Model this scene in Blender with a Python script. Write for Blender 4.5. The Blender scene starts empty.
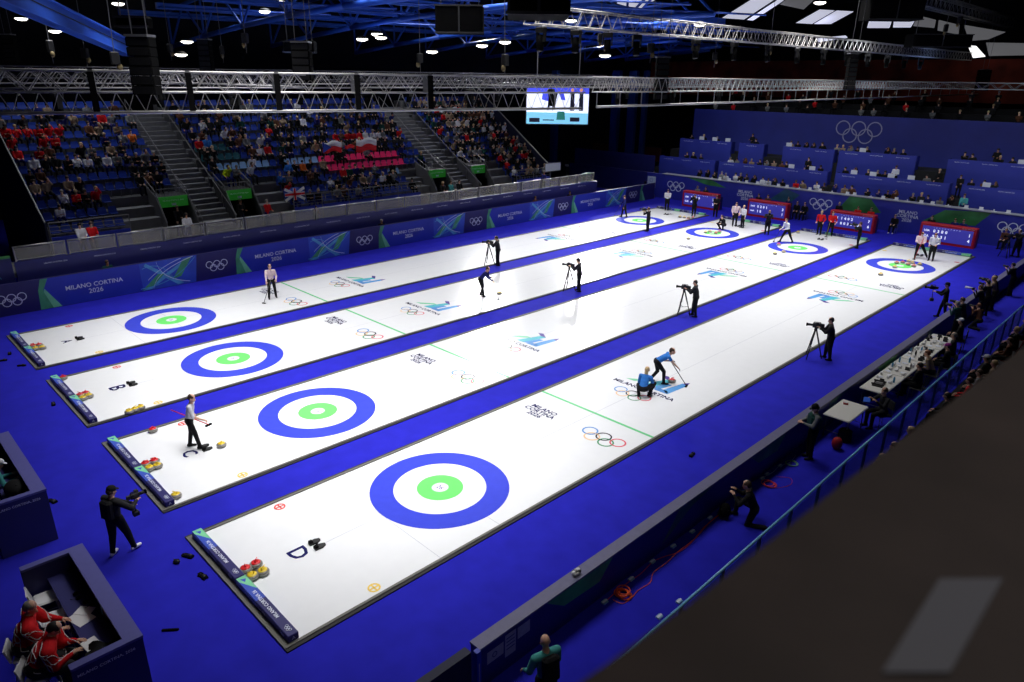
CAM={'loc':[12.6715,-9.9683,10.1577],'r':[0.70151,0.712579,0.010772],'u':[-0.25697,0.238822,0.936446],'f':[-0.664719,0.659694,-0.350647],'foc':704.07}
SHEETX=[0,-6.221,-12.435,-18.633]
STONES=[('r',-0.29,-5.22),('r',-0.3,-4.94),('y',0.02,-5.22),('y',0.04,-4.95),('r',-6.42,-5.22),('r',-6.41,-4.95),('y',-6.11,-5.22),('y',-6.1,-4.98),('y',-4.27,-5.17),('y',-6.06,-3.21),('r',-8.36,-4.32),('r',-14.57,-5.24),('r',-12.55,-5.26),('r',-12.6,-5.0),('y',-12.23,-5.26),('y',-12.31,-4.98),('y',-10.14,-4.42),('y',-10.19,-4.23),('y',-10.22,-4.05),('r',-18.83,-5.24),('r',-18.79,-4.99),('y',-18.45,-5.24),('y',-18.38,-4.97),('y',-11.71,13.32),('y',-12.38,31.58),('r',0.33,10.35),('y',-17.23,38.07),('y',-16.88,38.15),('y',-16.56,38.26),('r',-16.34,38.51),('y',-6.36,31.87),('y',-6.22,32.76),('r',-7.39,34.51),('y',-8.28,39.27),('y',0.02,31.53),('y',-0.02,33.9),('y',0.76,35.71),('r',-0.31,35.1),('r',-0.11,35.5),('r',0.27,35.2),('y',0.33,35.8),('y',0.05,36.05),('r',0.65,35.02),('y',-12.74,34.35),('y',-12.67,34.84),('r',-12.08,34.63),('r',-12.18,35.29)]
PPL={'photog':(-2.85,-6.9),'curlC':(-6.56,-3.82),'curlA':(-18.66,4.78),'sweepB':(-12.03,12.49),'camAB':(-15.97,17.25),'camBC':(-9.38,16.67),'camCD':(-3.19,17.49),'camD':(3.24,16.69),'sweepD':(-0.01,9.94),'crouchD':(0.36,8.5),'offA':(-20.23,34.86),'camAB2':(-15.84,31.78),'whiteA':(-19.79,40.05),'camA':(-16.83,39.38),'darkAB':(-15.57,40.49),'crouchB':(-12.56,36.54),'whB1':(-12.61,38.13),'whB2':(-11.93,38.07),'camBC2':(-9.62,37.25),'whC':(-7.49,35.78),'red1':(-7.05,39.88),'red2':(-6.38,40.13),'camCD2':(-3.53,37.56),'wD1':(0.07,37.53),'wD2':(0.84,37.45),'seated1':(-10.35,44.54),'seated2':(-3.86,44.5),'dark3':(1.67,47.22),'camR':(4.14,42.63),'dark5':(-10.72,44.12)}
BAGS=[(-1.69,-5.88),(-1.67,-6.14),(-0.78,-5.92),(-18.71,-6.0),(-17.01,-5.94),(-18.05,-6.33),(-12.56,-5.97),(-6.23,-7.48),(3.66,6.34),(-11.21,11.81)]
REMOTE=(0.34,-7.01)
SPEC=[(0,25,'black'),(0,28,'black'),(0,29,'black'),(0,33,'brown'),(0,64,'white'),(1,1,'white'),(1,23,'red'),(1,25,'red'),(1,32,'white'),(1,33,'black'),(1,35,'brown'),(1,37,'beige'),(1,38,'grey'),(1,40,'white'),(1,41,'black'),(1,62,'red'),(2,2,'white'),(2,3,'red'),(2,4,'black'),(2,5,'red'),(2,7,'beige'),(2,17,'black'),(2,18,'yellow-vested'),(2,19,'beige'),(2,23,'yellow-vested'),(2,24,'blue'),(2,64,'red'),(2,69,'red'),(3,-1,'black'),(3,0,'beige'),(3,1,'beige'),(3,3,'beige'),(3,4,'black'),(3,10,'black'),(3,11,'brown'),(3,12,'black'),(3,20,'yellow-vested'),(3,28,'blue'),(3,30,'orange'),(3,53,'grey'),(3,56,'white'),(3,69,'red'),(4,0,'black'),(4,1,'brown'),(4,10,'black'),(4,11,'black'),(4,12,'black'),(4,13,'black'),(4,24,'white'),(5,1,'white'),(5,2,'black'),(5,3,'black'),(5,4,'black'),(5,5,'white'),(5,6,'white'),(5,7,'black'),(5,8,'white'),(5,9,'grey'),(5,10,'black'),(5,11,'black'),(5,12,'grey'),(5,13,'black'),(5,14,'black'),(5,26,'white'),(5,27,'red'),(5,37,'white'),(6,-1,'white'),(6,0,'red'),(6,2,'red'),(6,3,'brown'),(6,20,'blue'),(6,27,'white'),(6,40,'red'),(6,41,'red'),(6,42,'red'),(6,43,'white'),(6,44,'white'),(6,45,'white'),(6,49,'red'),(6,71,'white'),(7,0,'red'),(7,3,'red'),(7,4,'red'),(7,11,'grey'),(7,12,'orange'),(7,23,'white'),(7,29,'red'),(8,0,'red'),(8,1,'red'),(8,2,'red'),(8,3,'red'),(8,4,'red'),(8,5,'red')]
import bpy, bmesh, math, random
import numpy as np
from mathutils import Vector, Matrix
from mathutils.bvhtree import BVHTree
random.seed(7)
PI = math.pi
COL = bpy.context.scene.collection
# ------------------------------------------------------------------ camera
CL = Vector(CAM['loc']); CR = Vector(CAM['r']); CU = Vector(CAM['u']); CF = Vector(CAM['f']); FOC = CAM['foc']
def ray(px, py): return CR*((px-512)/FOC) + CU*(-(py-341)/FOC) + CF
def gz(px, py, z=0.0): d = ray(px, py); return CL + d*((z-CL.z)/d.z)
def gx(px, py, x): d = ray(px, py); return CL + d*((x-CL.x)/d.x)
def gy(px, py, y): d = ray(px, py); return CL + d*((y-CL.y)/d.y)
cd = bpy.data.cameras.new('camera'); cam = bpy.data.objects.new('camera', cd); COL.objects.link(cam)
m = Matrix((CR, CU, -CF)).transposed().to_4x4(); m.translation = CL
cam.matrix_world = m
cd.sensor_width = 36; cd.lens = FOC/1024*36; cd.clip_end = 300; cd.clip_start = .05
cd.dof.use_dof = True; cd.dof.focus_distance = 24; cd.dof.aperture_fstop = 1.8
bpy.context.scene.camera = cam
# ------------------------------------------------------------------ materials
def lin(c):
    return tuple((v/12.92 if v <= .04045 else ((v+.055)/1.055)**2.4) for v in c)
def s2l(r, g, b): return lin((r/255, g/255, b/255))
MC = {}
def mat(name, rgb, rough=.6, metal=0, emit=0, noise=0, scale=8, spec=.5, linear=False):
    if name in MC: return MC[name]
    c = rgb if linear else s2l(*rgb)
    M = bpy.data.materials.new(name); M.use_nodes = True; nt = M.node_tree
    b = nt.nodes['Principled BSDF']
    b.inputs['Base Color'].default_value = (*c, 1); b.inputs['Roughness'].default_value = rough
    b.inputs['Metallic'].default_value = metal; b.inputs['Specular IOR Level'].default_value = spec
    if emit:
        b.inputs['Emission Color'].default_value = (*c, 1); b.inputs['Emission Strength'].default_value = emit
    if noise:
        tc = nt.nodes.new('ShaderNodeTexCoord'); n = nt.nodes.new('ShaderNodeTexNoise'); n.inputs['Scale'].default_value = scale
        n.inputs['Detail'].default_value = 4
        r = nt.nodes.new('ShaderNodeValToRGB')
        r.color_ramp.elements[0].position = .3; r.color_ramp.elements[1].position = .7
        r.color_ramp.elements[0].color = (*[v*(1-noise) for v in c], 1); r.color_ramp.elements[1].color = (*[min(1, v*(1+noise)) for v in c], 1)
        nt.links.new(tc.outputs['Object'], n.inputs['Vector']); nt.links.new(n.outputs['Fac'], r.inputs['Fac'])
        nt.links.new(r.outputs['Color'], b.inputs['Base Color'])
    MC[name] = M; return M
def objcol_mat(name, rough=.8):
    M = bpy.data.materials.new(name); M.use_nodes = True; nt = M.node_tree; b = nt.nodes['Principled BSDF']
    oi = nt.nodes.new('ShaderNodeObjectInfo'); nt.links.new(oi.outputs['Color'], b.inputs['Base Color']); b.inputs['Roughness'].default_value = rough
    b.inputs['Specular IOR Level'].default_value = .2
    MC[name] = M; return M
carpet = mat('carpet', (.0175, .017, .40), .9, noise=.10, scale=1.6, spec=.08, linear=True)
ice = mat('ice', (.80, .81, .835), .16, noise=.012, scale=3, linear=True, spec=.5)
nt = ice.node_tree; tc = nt.nodes.new('ShaderNodeTexCoord'); nn = nt.nodes.new('ShaderNodeTexNoise'); nn.inputs['Scale'].default_value = 45
bp = nt.nodes.new('ShaderNodeBump'); bp.inputs['Strength'].default_value = .06; bp.inputs['Distance'].default_value = .02
nt.links.new(tc.outputs['Object'], nn.inputs['Vector']); nt.links.new(nn.outputs['Fac'], bp.inputs['Height']); nt.links.new(bp.outputs['Normal'], nt.nodes['Principled BSDF'].inputs['Normal'])
icep = {}
def ip(name, rgb):  # paint frozen in the ice: same gloss as the ice
    return mat('ice_paint_'+name, rgb, .2, noise=.03, scale=5)
rubber = mat('grey_rubber_edge', (96, 94, 90), .7, noise=.1)
rubber_d = mat('dark_rubber_edge', (38, 37, 40), .8)
white = mat('white_paint', (225, 225, 228), .5)
offwhite = mat('white_lettering', (215, 220, 235), .6)
navy = mat('navy_vinyl', (32, 34, 104), .5, noise=.08, scale=2)
navy_top = mat('navy_top', (98, 96, 128), .55, noise=.05)
royal = mat('royal_vinyl', (34, 50, 170), .5, noise=.06, scale=1.2)
deskm = mat('desk_panel_navy', (44, 44, 104), .6, noise=.06, scale=2)
desktop = mat('desk_cap_blue', (92, 92, 160), .55, noise=.04)
purple_p = mat('printed_purple', (34, 30, 96), .5, noise=.05, scale=2)
blue_p = mat('printed_blue', (48, 78, 190), .5, noise=.12, scale=1.5)
cyan_p = mat('printed_cyan', (86, 160, 205), .5, noise=.2, scale=3)
green_p = mat('printed_green', (70, 150, 105), .5, noise=.25, scale=2)
mint_p = mat('printed_mint', (120, 200, 150), .5, noise=.1, scale=3)
dgreen_p = mat('printed_dark_green', (48, 110, 62), .5, noise=.45, scale=.8)
alu = mat('brushed_aluminium', (176, 174, 172), .38, metal=.65, noise=.05, scale=12)
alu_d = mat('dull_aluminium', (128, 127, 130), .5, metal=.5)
steel = mat('grey_steel', (120, 120, 124), .45, metal=.5)
black = mat('black_plastic', (14, 14, 16), .55)
blackm = mat('matte_black', (7, 7, 8), .9, spec=.08)
dgrey = mat('dark_grey', (44, 44, 48), .7)
midgrey = mat('mid_grey', (98, 98, 102), .7)
conc = mat('step_concrete', (112, 112, 116), .85, noise=.12, scale=3)
seatb = mat('blue_seat_plastic', (30, 62, 160), .45)
roofblue = mat('blue_light_steel', (36, 84, 190), .5, noise=.12, scale=.8)  # blue uplight tint put into the base colour of the steel
dark = mat('dark_wall', (22, 22, 26), .9, noise=.2, scale=.5)
brown = mat('red_brown_cladding', (84, 30, 18), .8, noise=.4, scale=.7)
glassm = mat('clear_panel', (150, 175, 200), .1)
glassm.node_tree.nodes['Principled BSDF'].inputs['Alpha'].default_value = .18
meshm = mat('rail_mesh_infill', (150, 148, 142), .7)
meshm.node_tree.nodes['Principled BSDF'].inputs['Alpha'].default_value = .45
redf = mat('red_frame', (190, 22, 40), .5)
screen_b = mat('screen_blue', (60, 58, 160), .4, emit=.5)
screen_w = mat('screen_white', (230, 235, 255), .4, emit=.9)
skin_t = [mat('skin_light', (216, 170, 146), .55, spec=.3), mat('skin_tan', (176, 124, 96), .55, spec=.3), mat('skin_dark', (96, 62, 48), .55, spec=.3)]
# ------------------------------------------------------------------ mesh builder
class MB:
    def __init__(s): s.v = []; s.f = []; s.mi = []; s.mats = []; s.smooth = []
    def _m(s, mt):
        if mt not in s.mats: s.mats.append(mt)
        return s.mats.index(mt)
    def add(s, vs, fs, mt, M=None, smooth=False):
        o = len(s.v); k = s._m(mt)
        s.v += [tuple(M @ Vector(v)) if M is not None else tuple(v) for v in vs]
        for f in fs: s.f.append([i+o for i in f]); s.mi.append(k); s.smooth.append(smooth)
        return s
    def box(s, x0, x1, y0, y1, z0, z1, mt, M=None):
        vs = [(x, y, z) for z in (z0, z1) for y in (y0, y1) for x in (x0, x1)]
        return s.add(vs, [(0, 2, 3, 1), (4, 5, 7, 6), (0, 1, 5, 4), (2, 6, 7, 3), (0, 4, 6, 2), (1, 3, 7, 5)], mt, M)
    def rbox(s, x0, x1, y0, y1, z0, z1, mt, b=.02, M=None):
        # box with chamfered vertical and top edges
        pts = [(x0+b, y0), (x1-b, y0), (x1, y0+b), (x1, y1-b), (x1-b, y1), (x0+b, y1), (x0, y1-b), (x0, y0+b)]
        cx, cy = (x0+x1)/2, (y0+y1)/2
        vs = [(x, y, z0) for x, y in pts] + [(x, y, z1-b) for x, y in pts]
        for x, y in pts: vs.append((x-b*np.sign(x-cx), y-b*np.sign(y-cy), z1))
        fs = [tuple(range(7, -1, -1)), tuple(range(16, 24))]
        for r in (0, 8):
            for i in range(8): fs.append((r+i, r+(i+1) % 8, r+8+(i+1) % 8, r+8+i))
        return s.add(vs, fs, mt, M)
    def prism(s, pts, z0, z1, mt, M=None):
        n = len(pts); vs = [(x, y, z0) for x, y in pts]+[(x, y, z1) for x, y in pts]
        fs = [tuple(range(n-1, -1, -1)), tuple(range(n, 2*n))]+[(i, (i+1) % n, n+(i+1) % n, n+i) for i in range(n)]
        return s.add(vs, fs, mt, M)
    def tube(s, a, b, r, mt, n=8, r2=None, M=None):
        a = Vector(a); b = Vector(b); d = b-a
        if d.length < 1e-6: return s
        q = d.to_track_quat('Z', 'Y'); r2 = r if r2 is None else r2
        vs = []
        for p, rr in ((a, r), (b, r2)):
            for i in range(n):
                t = 2*PI*i/n; vs.append(p+q @ Vector((rr*math.cos(t), rr*math.sin(t), 0)))
        fs = [(i, (i+1) % n, n+(i+1) % n, n+i) for i in range(n)]+[tuple(range(n-1, -1, -1)), tuple(range(n, 2*n))]
        return s.add(vs, fs, mt, M, smooth=n > 6)
    def path(s, pts, r, mt, n=6, M=None):
        for a, b in zip(pts[:-1], pts[1:]): s.tube(a, b, r, mt, n, M=M)
        return s
    def lathe(s, prof, mt, n=20, M=None, smooth=True):
        vs = []; fs = []
        for r, z in prof:
            for i in range(n): t = 2*PI*i/n; vs.append((r*math.cos(t), r*math.sin(t), z))
        for k in range(len(prof)-1):
            for i in range(n): fs.append((k*n+i, k*n+(i+1) % n, (k+1)*n+(i+1) % n, (k+1)*n+i))
        fs.append(tuple(range(n-1, -1, -1))); fs.append(tuple(range((len(prof)-1)*n, len(prof)*n)))
        return s.add(vs, fs, mt, M, smooth)
    def ring(s, cx, cy, r0, r1, z0, z1, mt, n=48, M=None):
        vs = []
        for r, z in ((r0, z0), (r1, z0), (r1, z1), (r0, z1)):
            for i in range(n): t = 2*PI*i/n; vs.append((cx+r*math.cos(t), cy+r*math.sin(t), z))
        fs = []
        for k in range(4):
            for i in range(n): j = (i+1) % n; a = k*n; b = ((k+1) % 4)*n; fs.append((a+i, a+j, b+j, b+i))
        return s.add(vs, fs, mt, M)
    def disc(s, cx, cy, r, z0, z1, mt, n=48, M=None):
        return s.prism([(cx+r*math.cos(2*PI*i/n), cy+r*math.sin(2*PI*i/n)) for i in range(n)], z0, z1, mt, M)
    def ball(s, c, rx, ry, rz, mt, n=12, m=8, M=None):
        vs = []; fs = []
        for j in range(1, m):
            p = PI*j/m
            for i in range(n): t = 2*PI*i/n; vs.append((c[0]+rx*math.sin(p)*math.cos(t), c[1]+ry*math.sin(p)*math.sin(t), c[2]+rz*math.cos(p)))
        a = len(vs); vs += [(c[0], c[1], c[2]+rz), (c[0], c[1], c[2]-rz)]
        for j in range(m-2):
            for i in range(n): fs.append((j*n+(i+1) % n, j*n+i, (j+1)*n+i, (j+1)*n+(i+1) % n))
        for i in range(n): fs.append((i, (i+1) % n, a)); fs.append(((m-2)*n+(i+1) % n, (m-2)*n+i, a+1))
        return s.add(vs, fs, mt, M, True)
    def mesh(s, name):
        me = bpy.data.meshes.new(name); me.from_pydata(s.v, [], s.f)
        for x in s.mats: me.materials.append(x)
        me.polygons.foreach_set('material_index', s.mi); me.polygons.foreach_set('use_smooth', s.smooth)
        me.update(); return me
    def build(s, name, parent=None, loc=(0, 0, 0), rz=0):
        o = bpy.data.objects.new(name, s.mesh(name)); COL.objects.link(o); o.location = loc; o.rotation_euler = (0, 0, rz)
        if parent is not None: o.parent = parent
        return o
def tag(o, label, cat, group=None, kind=None):
    o['label'] = label; o['category'] = cat
    if group: o['group'] = group
    if kind: o['kind'] = kind
    return o
def thing(name, label, cat, loc=(0, 0, 0), rz=0, group=None):
    o = bpy.data.objects.new(name, None); COL.objects.link(o); o.location = loc; o.rotation_euler = (0, 0, rz); o.empty_display_size = .2
    return tag(o, label, cat, group)
def struct(o): o['kind'] = 'structure'; return o
KIDS = {}
def copy_tree(o, parent=None):
    c = o.copy(); COL.objects.link(c)
    if parent is not None: c.parent = parent
    for ch in [x for x in o.children]: copy_tree(ch, c)
    return c
def dup(o, loc, rz, label, group=None):
    c = copy_tree(o); c.location = loc; c.rotation_euler = (0, 0, rz); c['label'] = label
    if group: c['group'] = group
    return c
# text -> vertices
TC = {}
def text_geo(txt, space=1.0, shear=0.0, bold=0.0):
    key = (txt, space, shear, bold)
    if key in TC: return TC[key]
    cu = bpy.data.curves.new('t', 'FONT'); cu.body = txt; cu.resolution_u = 2; cu.align_x = 'CENTER'; cu.align_y = 'CENTER'; cu.space_line = .85; cu.space_character = space
    cu.shear = shear; cu.offset = bold
    ob = bpy.data.objects.new('t', cu); COL.objects.link(ob)
    dg = bpy.context.evaluated_depsgraph_get(); me = bpy.data.meshes.new_from_object(ob.evaluated_get(dg))
    vs = [tuple(v.co) for v in me.vertices]; fs = [tuple(p.vertices) for p in me.polygons]
    bpy.data.objects.remove(ob); bpy.data.curves.remove(cu); bpy.data.meshes.remove(me)
    xs = [v[0] for v in vs]; ys = [v[1] for v in vs]; w = max(xs)-min(xs); h = max(ys)-min(ys); cx = (max(xs)+min(xs))/2; cy = (max(ys)+min(ys))/2
    vs = [((x-cx)/w, (y-cy)/w, 0) for x, y, z in vs]
    TC[key] = (vs, fs); return TC[key]
def text(mb, txt, width, mt, M, height=None, **k):
    vs, fs = text_geo(txt, **k)
    if height: width = height/(max(v[1] for v in vs)-min(v[1] for v in vs))
    mb.add([(x*width, y*width, 0) for x, y, z in vs], fs, mt, M)
MIL = ''.join(chr(c) for c in ()) or 'MILANO CORTINA'
def rings(mb, w, M, mts, t=.1, n=28, z=0.0):
    # five interlaced rings, overall width w
    r = w/6.6
    for i, (cx, cy) in enumerate(((-2.25, .55), (0, .55), (2.25, .55), (-1.12, -.5), (1.12, -.5))):
        mb.ring(cx*r, cy*r, r*(1-t), r*(1+t*.6), z, z+.004, mts[i], n, M)
def basis(o, ex, ey):
    ex = Vector(ex).normalized(); ey = Vector(ey).normalized(); ez = ex.cross(ey)
    Mx = Matrix((ex, ey, ez)).transposed().to_4x4(); Mx.translation = Vector(o); return Mx
W5 = [offwhite]*5
def ordn(n):
    w = ['', 'first', 'second', 'third', 'fourth', 'fifth', 'sixth', 'seventh', 'eighth', 'ninth', 'tenth', 'eleventh', 'twelfth']
    return w[n] if n < 13 else '%d%s' % (n, 'th' if 10 < n % 100 < 14 else {1: 'st', 2: 'nd', 3: 'rd'}.get(n % 10, 'th'))
# ================================================================== SETTING
fl = MB().box(-50, 24, -18, 46, -.3, 0, carpet).build('floor'); struct(fl)
fl2 = MB().box(-50, 24, 46.001, 84, -.3, 0, dark).build('floor'); struct(fl2)
struct(MB().box(-50, 24, -18.4, -18, -.3, 19, dark).build('wall_near'))
struct(MB().box(24, 24.4, -18, 84, -.3, 19, dark).build('wall_right'))
struct(MB().box(-50.4, -50, -18, 84, -.3, 19, dark).build('wall_left'))
wf = MB(); wf.box(-50, 24, 84, 84.4, -.3, 19, dark)
struct(wf.build('wall_far'))
struct(MB().box(-46, 20, 73.8, 74.0, 8.3, 12.3, mat('upper_cladding', (140, 50, 30), .8, noise=.5, scale=.5)).build('trim_1'))
ceilm = mat('ceiling_sheeting', (20, 26, 44), .85, noise=.25, scale=.4)
struct(MB().box(-50.4, 24.4, -18.4, 84.4, 19, 19.3, ceilm).build('ceiling'))
# ================================================================== ICE SHEETS
NAMES = ['nearest', 'second nearest', 'third nearest', 'farthest']
LET = 'DCBA'
TY = 34.747
HWI = 2.3
hogm = ip('hog', (112, 205, 140)); ringb = ip('blue', (62, 74, 206)); ringg = ip('green', (112, 226, 112)); linem = ip('line', (190, 192, 202))
wice = ip('white', (232, 234, 238))
letm = ip('navy', (34, 34, 92)); redp = ip('red', (226, 90, 84)); yelp = ip('yellow', (240, 205, 100)); bkp = ip('black', (58, 50, 56)); blp = ip('ringblue', (96, 150, 214)); grp = ip('ringgreen', (70, 150, 100)); orp = ip('ringyellow', (240, 200, 150)); rdp = ip('ringred', (224, 96, 110))
tealp = ip('teal', (92, 190, 205)); azp = ip('azure', (96, 160, 222)); vip = ip('violet', (92, 74, 150)); pgp = ip('palegreen', (130, 205, 165))
RC = [blp, bkp, rdp, orp, grp]
Z0, Z1 = .012, .0225
def flat(mb, pts, mt, M=None, z0=Z0, z1=Z1): mb.prism(pts, z0, z1, mt, M)
def build_sheet(i):
    X = SHEETX[i]
    s = thing('ice_sheet', ['long white curling sheet marked with a navy D, nearest the camera',
                            'long white curling sheet marked C, second from the camera between two blue walkways',
                            'long white curling sheet marked B, third from the camera',
                            'long white curling sheet marked A, farthest from the camera, beside the left advertising wall'][i], 'curling sheet', (X, 0, 0), 0, 'the four curling sheets')
    MB().box(-HWI, HWI, -5.5, TY+5.75, .001, .02, ice).build('ice_surface', s)
    for sgn, tee in ((1, 0), (-1, TY)):
        T = Matrix.Translation((0, tee, 0)) @ Matrix.Rotation(0 if sgn > 0 else PI, 4, 'Z')
        h = MB(); h.ring(0, 0, 1.219, 1.829, Z0, Z1, ringb, 72, T); h.ring(0, 0, .15*1.5, .61, Z0, Z1, ringg, 48, T)
        h.disc(0, 0, .2, Z0, Z1, wice, 24, T); h.ring(0, 0, .205, .225, Z0, Z1, linem, 24, T)
        text(h, '26', .2, vip, T @ Matrix.Translation((0, 0, Z1+.001)))
        h.build('house', s)
        l = MB(); l.box(-HWI, HWI, -.007, .007, Z0, Z1-.001, linem, T); l.box(-HWI, HWI, -1.84, -1.826, Z0, Z1-.001, linem, T); l.build('tee_line', s)
        MB().box(-HWI, HWI, 6.35, 6.45, Z0, Z1+.0015, hogm, T).build('hog_line', s)
        q = MB(); text(q, LET[i], .36 if LET[i] != 'D' else .4, letm, T @ Matrix.Translation((-.07, -4.04, Z1+.002)), bold=.02); lt = q.build('sheet_letter', s); lt['label'] = 'dark navy letter %s painted behind the house' % LET[i]
        for sx, mt in ((-1, redp), (1, yelp)):
            q = MB(); q.ring(sx*2.07, -3.47, .10, .14, Z0, Z1+.002, mt, 24, T); q.box(sx*2.07-.1, sx*2.07+.1, -3.49, -3.45, Z0, Z1+.002, mt, T); q.box(sx*2.07-.02, sx*2.07+.02, -3.57, -3.37, Z0, Z1+.002, mt, T)
            q.build('corner_mark', s)
        g = MB()
        text(g, 'MILANO\nCORTINA\n2026', 1.25, letm, T @ Matrix.Translation((-1.25, 5.15, Z1+.002)), bold=.025)
        g.build('ice_lettering', s)
        g = MB(); rings(g, 1.55, T @ Matrix.Translation((1.22, 5.22, Z1)), RC, t=.13); g.build('ice_rings', s)
        # big emblem: rings, wording and the folded ribbon figure
        g = MB(); rings(g, 1.45, T @ Matrix.Translation((-.05, 8.4, Z1)), RC, t=.12)
        text(g, 'MILANO CORTINA', 2.5, letm, T @ Matrix.Translation((0, 9.08, Z1+.002)), bold=.02)
        E = T @ Matrix.Translation((-.05, 9.35, 0))
        for pts, mt in (([(-.95, .1), (-.62, .1), (.05, .62), (-.25, .62)], pgp), ([(-.25, .0), (.1, .0), (.42, 1.05), (.12, 1.05)], tealp), ([(.12, 1.05), (.42, 1.05), (.0, 1.35), (-.2, 1.25)], vip),
                        ([(.1, .0), (.42, .1), (.55, .75), (.35, .75)], azp), ([(.3, .0), (.85, .0), (.72, .22), (.4, .22)], blp), ([(.55, .2), (.85, .0), (.95, 1.1), (.72, 1.15)], azp), ([(.72, 1.15), (.95, 1.1), (.88, 1.4)], vip)):
            flat(g, pts, mt, E, Z0, Z1+.0015)
        g.build('ice_emblem', s)
    MB().box(-.007, .007, -3.7, TY+3.7, Z0, Z1-.001, linem).build('centre_line', s)
    for sx in (-1, 1):
        e = MB(); a, b = sorted((sx*HWI, sx*(HWI+.07))); e.box(a, b, -5.66, TY+5.95, 0, .05, rubber); a, b = sorted((sx*(HWI+.07), sx*(HWI+.15))); e.box(a, b, -5.66, TY+5.95, 0, .03, rubber_d)
        e.build('edge_board', s)
    MB().box(-HWI, HWI, -5.66, -5.5, 0, .05, rubber).build('end_board', s)
    MB().box(-HWI, HWI, TY+5.75, TY+5.95, 0, .05, rubber).build('end_board', s)
    return s
for i in range(4): build_sheet(i)
# hacks
def hack():
    t = thing('curling_hack', '', 'curling hack')
    b = MB(); b.box(-.16, .16, -.02, .03, .0205, .035, blackm)
    b.build('base_plate', t)
    for sx in (-1, 1):
        c = MB(); cx = sx*.12
        c.prism([(cx-.06, -.14), (cx+.06, -.14), (cx+.075, .03), (cx+.03, .13), (cx-.03, .13), (cx-.075, .03)], .0225, .07, black); c.prism([(cx-.05, -.14), (cx+.05, -.14), (cx+.05, -.06), (cx-.05, -.06)], .07, .11, blackm)
        c.build('foothold', t)
    return t
h0 = None
for i in range(4):
    for e, yy, rz in (('near', -3.58, 0), ('far', TY+3.58, PI)):
        lb = 'pair of black rubber footholds behind the %s house of the sheet marked %s' % (e, LET[i])
        if h0 is None: h0 = hack(); h0.location = (SHEETX[i]-.05, yy, 0); h0['label'] = lb; h0['group'] = 'hacks behind the houses'
        else: dup(h0, (SHEETX[i]-.05, yy, 0), rz, lb)
# bumper boards
def bumper():
    t = thing('bumper_board', '', 'foam bumper', group='foam bumpers at the sheet ends')
    b = MB(); b.rbox(-1.14, 1.14, -.11, .11, .05, .2, purple_p, .012); b.build('foam_block', t)
    g = MB()
    def patch(pts, mt, zz=.2): MB().prism(pts, zz, zz+.002, mt).build('printed_panel', t)
    patch([(-1.12, -.1), (-.98, -.1), (-.55, .1), (-1.12, .1)], mint_p); patch([(-.98, -.1), (-.2, -.1), (-.2, .1), (-.55, .1)], blue_p)
    patch([(-1.05, -.05), (-.9, .0), (-1.0, .06)], blue_p, .202)
    text(g, 'MILANO CORTINA 26', 1.05, offwhite, Matrix.Translation((0.0, 0, .206)) @ Matrix.Rotation(PI, 4, 'Z'), bold=.02)
    rings(g, .2, Matrix.Translation((.92, 0, .203)), W5, t=.14, n=16)
    Mf = basis((-.25, -.113, .12), (1, 0, 0), (0, 0, 1)); text(g, 'MILANO CORTINA 2026', .9, offwhite, Mf)
    rings(g, .16, basis((.9, -.112, .12), (1, 0, 0), (0, 0, 1)), W5, t=.14, n=16)
    text(g, 'A', .07, offwhite, basis((1.143, 0, .12), (0, 1, 0), (0, 0, 1)))
    MB().prism([(-1.12, -.1125), (-.2, -.1125), (-.2, -.111), (-1.12, -.111)], .06, .19, blue_p).build('printed_panel', t)
    for a, b, mt in ((-1.1, -.6, mint_p), (-.6, .3, blue_p)): MB().box(a, b, .111, .1125, .06, .19, mt).build('printed_panel', t)
    text(g, 'MILANO CORTINA 2026', .8, offwhite, basis((.05, .114, .125), (-1, 0, 0), (0, 0, 1)), bold=.01); rings(g, .2, basis((.85, .113, .125), (-1, 0, 0), (0, 0, 1)), W5, t=.14, n=16)
    g.build('lettering', t); return t
b0 = None
for i in range(4):
    for e, yy, rz in (('near', -5.43, 0), ('far', TY+5.62, PI)):
        for sx, side in ((-1.15, 'left'), (1.15, 'right')):
            lb = 'blue and green printed foam bumper, %s of two at the %s end of sheet %s' % (side, e, LET[i])
            if b0 is None: b0 = bumper(); b0.location = (SHEETX[i]+sx, yy, 0); b0['label'] = lb; b0.rotation_euler.z = rz
            else: dup(b0, (SHEETX[i]+sx, yy, 0), rz + random.uniform(-.006, .006), lb)
# stones
granite = mat('granite', (128, 124, 118), .35, noise=.35, scale=60)
band = mat('striking_band', (170, 166, 158), .6, noise=.1, scale=20)
hr = mat('handle_red', (214, 30, 36), .35); hy = mat('handle_yellow', (228, 196, 46), .35)
def stone(c):
    t = thing('curling_stone', '', 'curling stone')
    b = MB(); b.lathe([(.062, 0), (.1, .004), (.13, .025), (.1385, .045), (.1385, .075), (.13, .095), (.1, .112), (.05, .116), (0.001, .116)], granite, 24)
    b.ring(0, 0, .136, .1405, .045, .075, band, 24)
    b.build('body', t)
    h = MB(); h.lathe([(.1, .1125), (.1, .118), (.05, .124), (.001, .126)], c, 20)
    h.tube((0, .03, .12), (0, .045, .165), .011, c, 8); h.tube((0, .045, .165), (0, -.075, .178), .013, c, 8, .010); h.ball((0, -.08, .178), .011, .014, .011, c, 8, 6)
    h.build('handle', t); return t
S0 = {'r': stone(hr), 'y': stone(hy)}; used = set(); cnt = {}
CN = {'r': 'red', 'y': 'yellow'}
lab = {}
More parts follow.
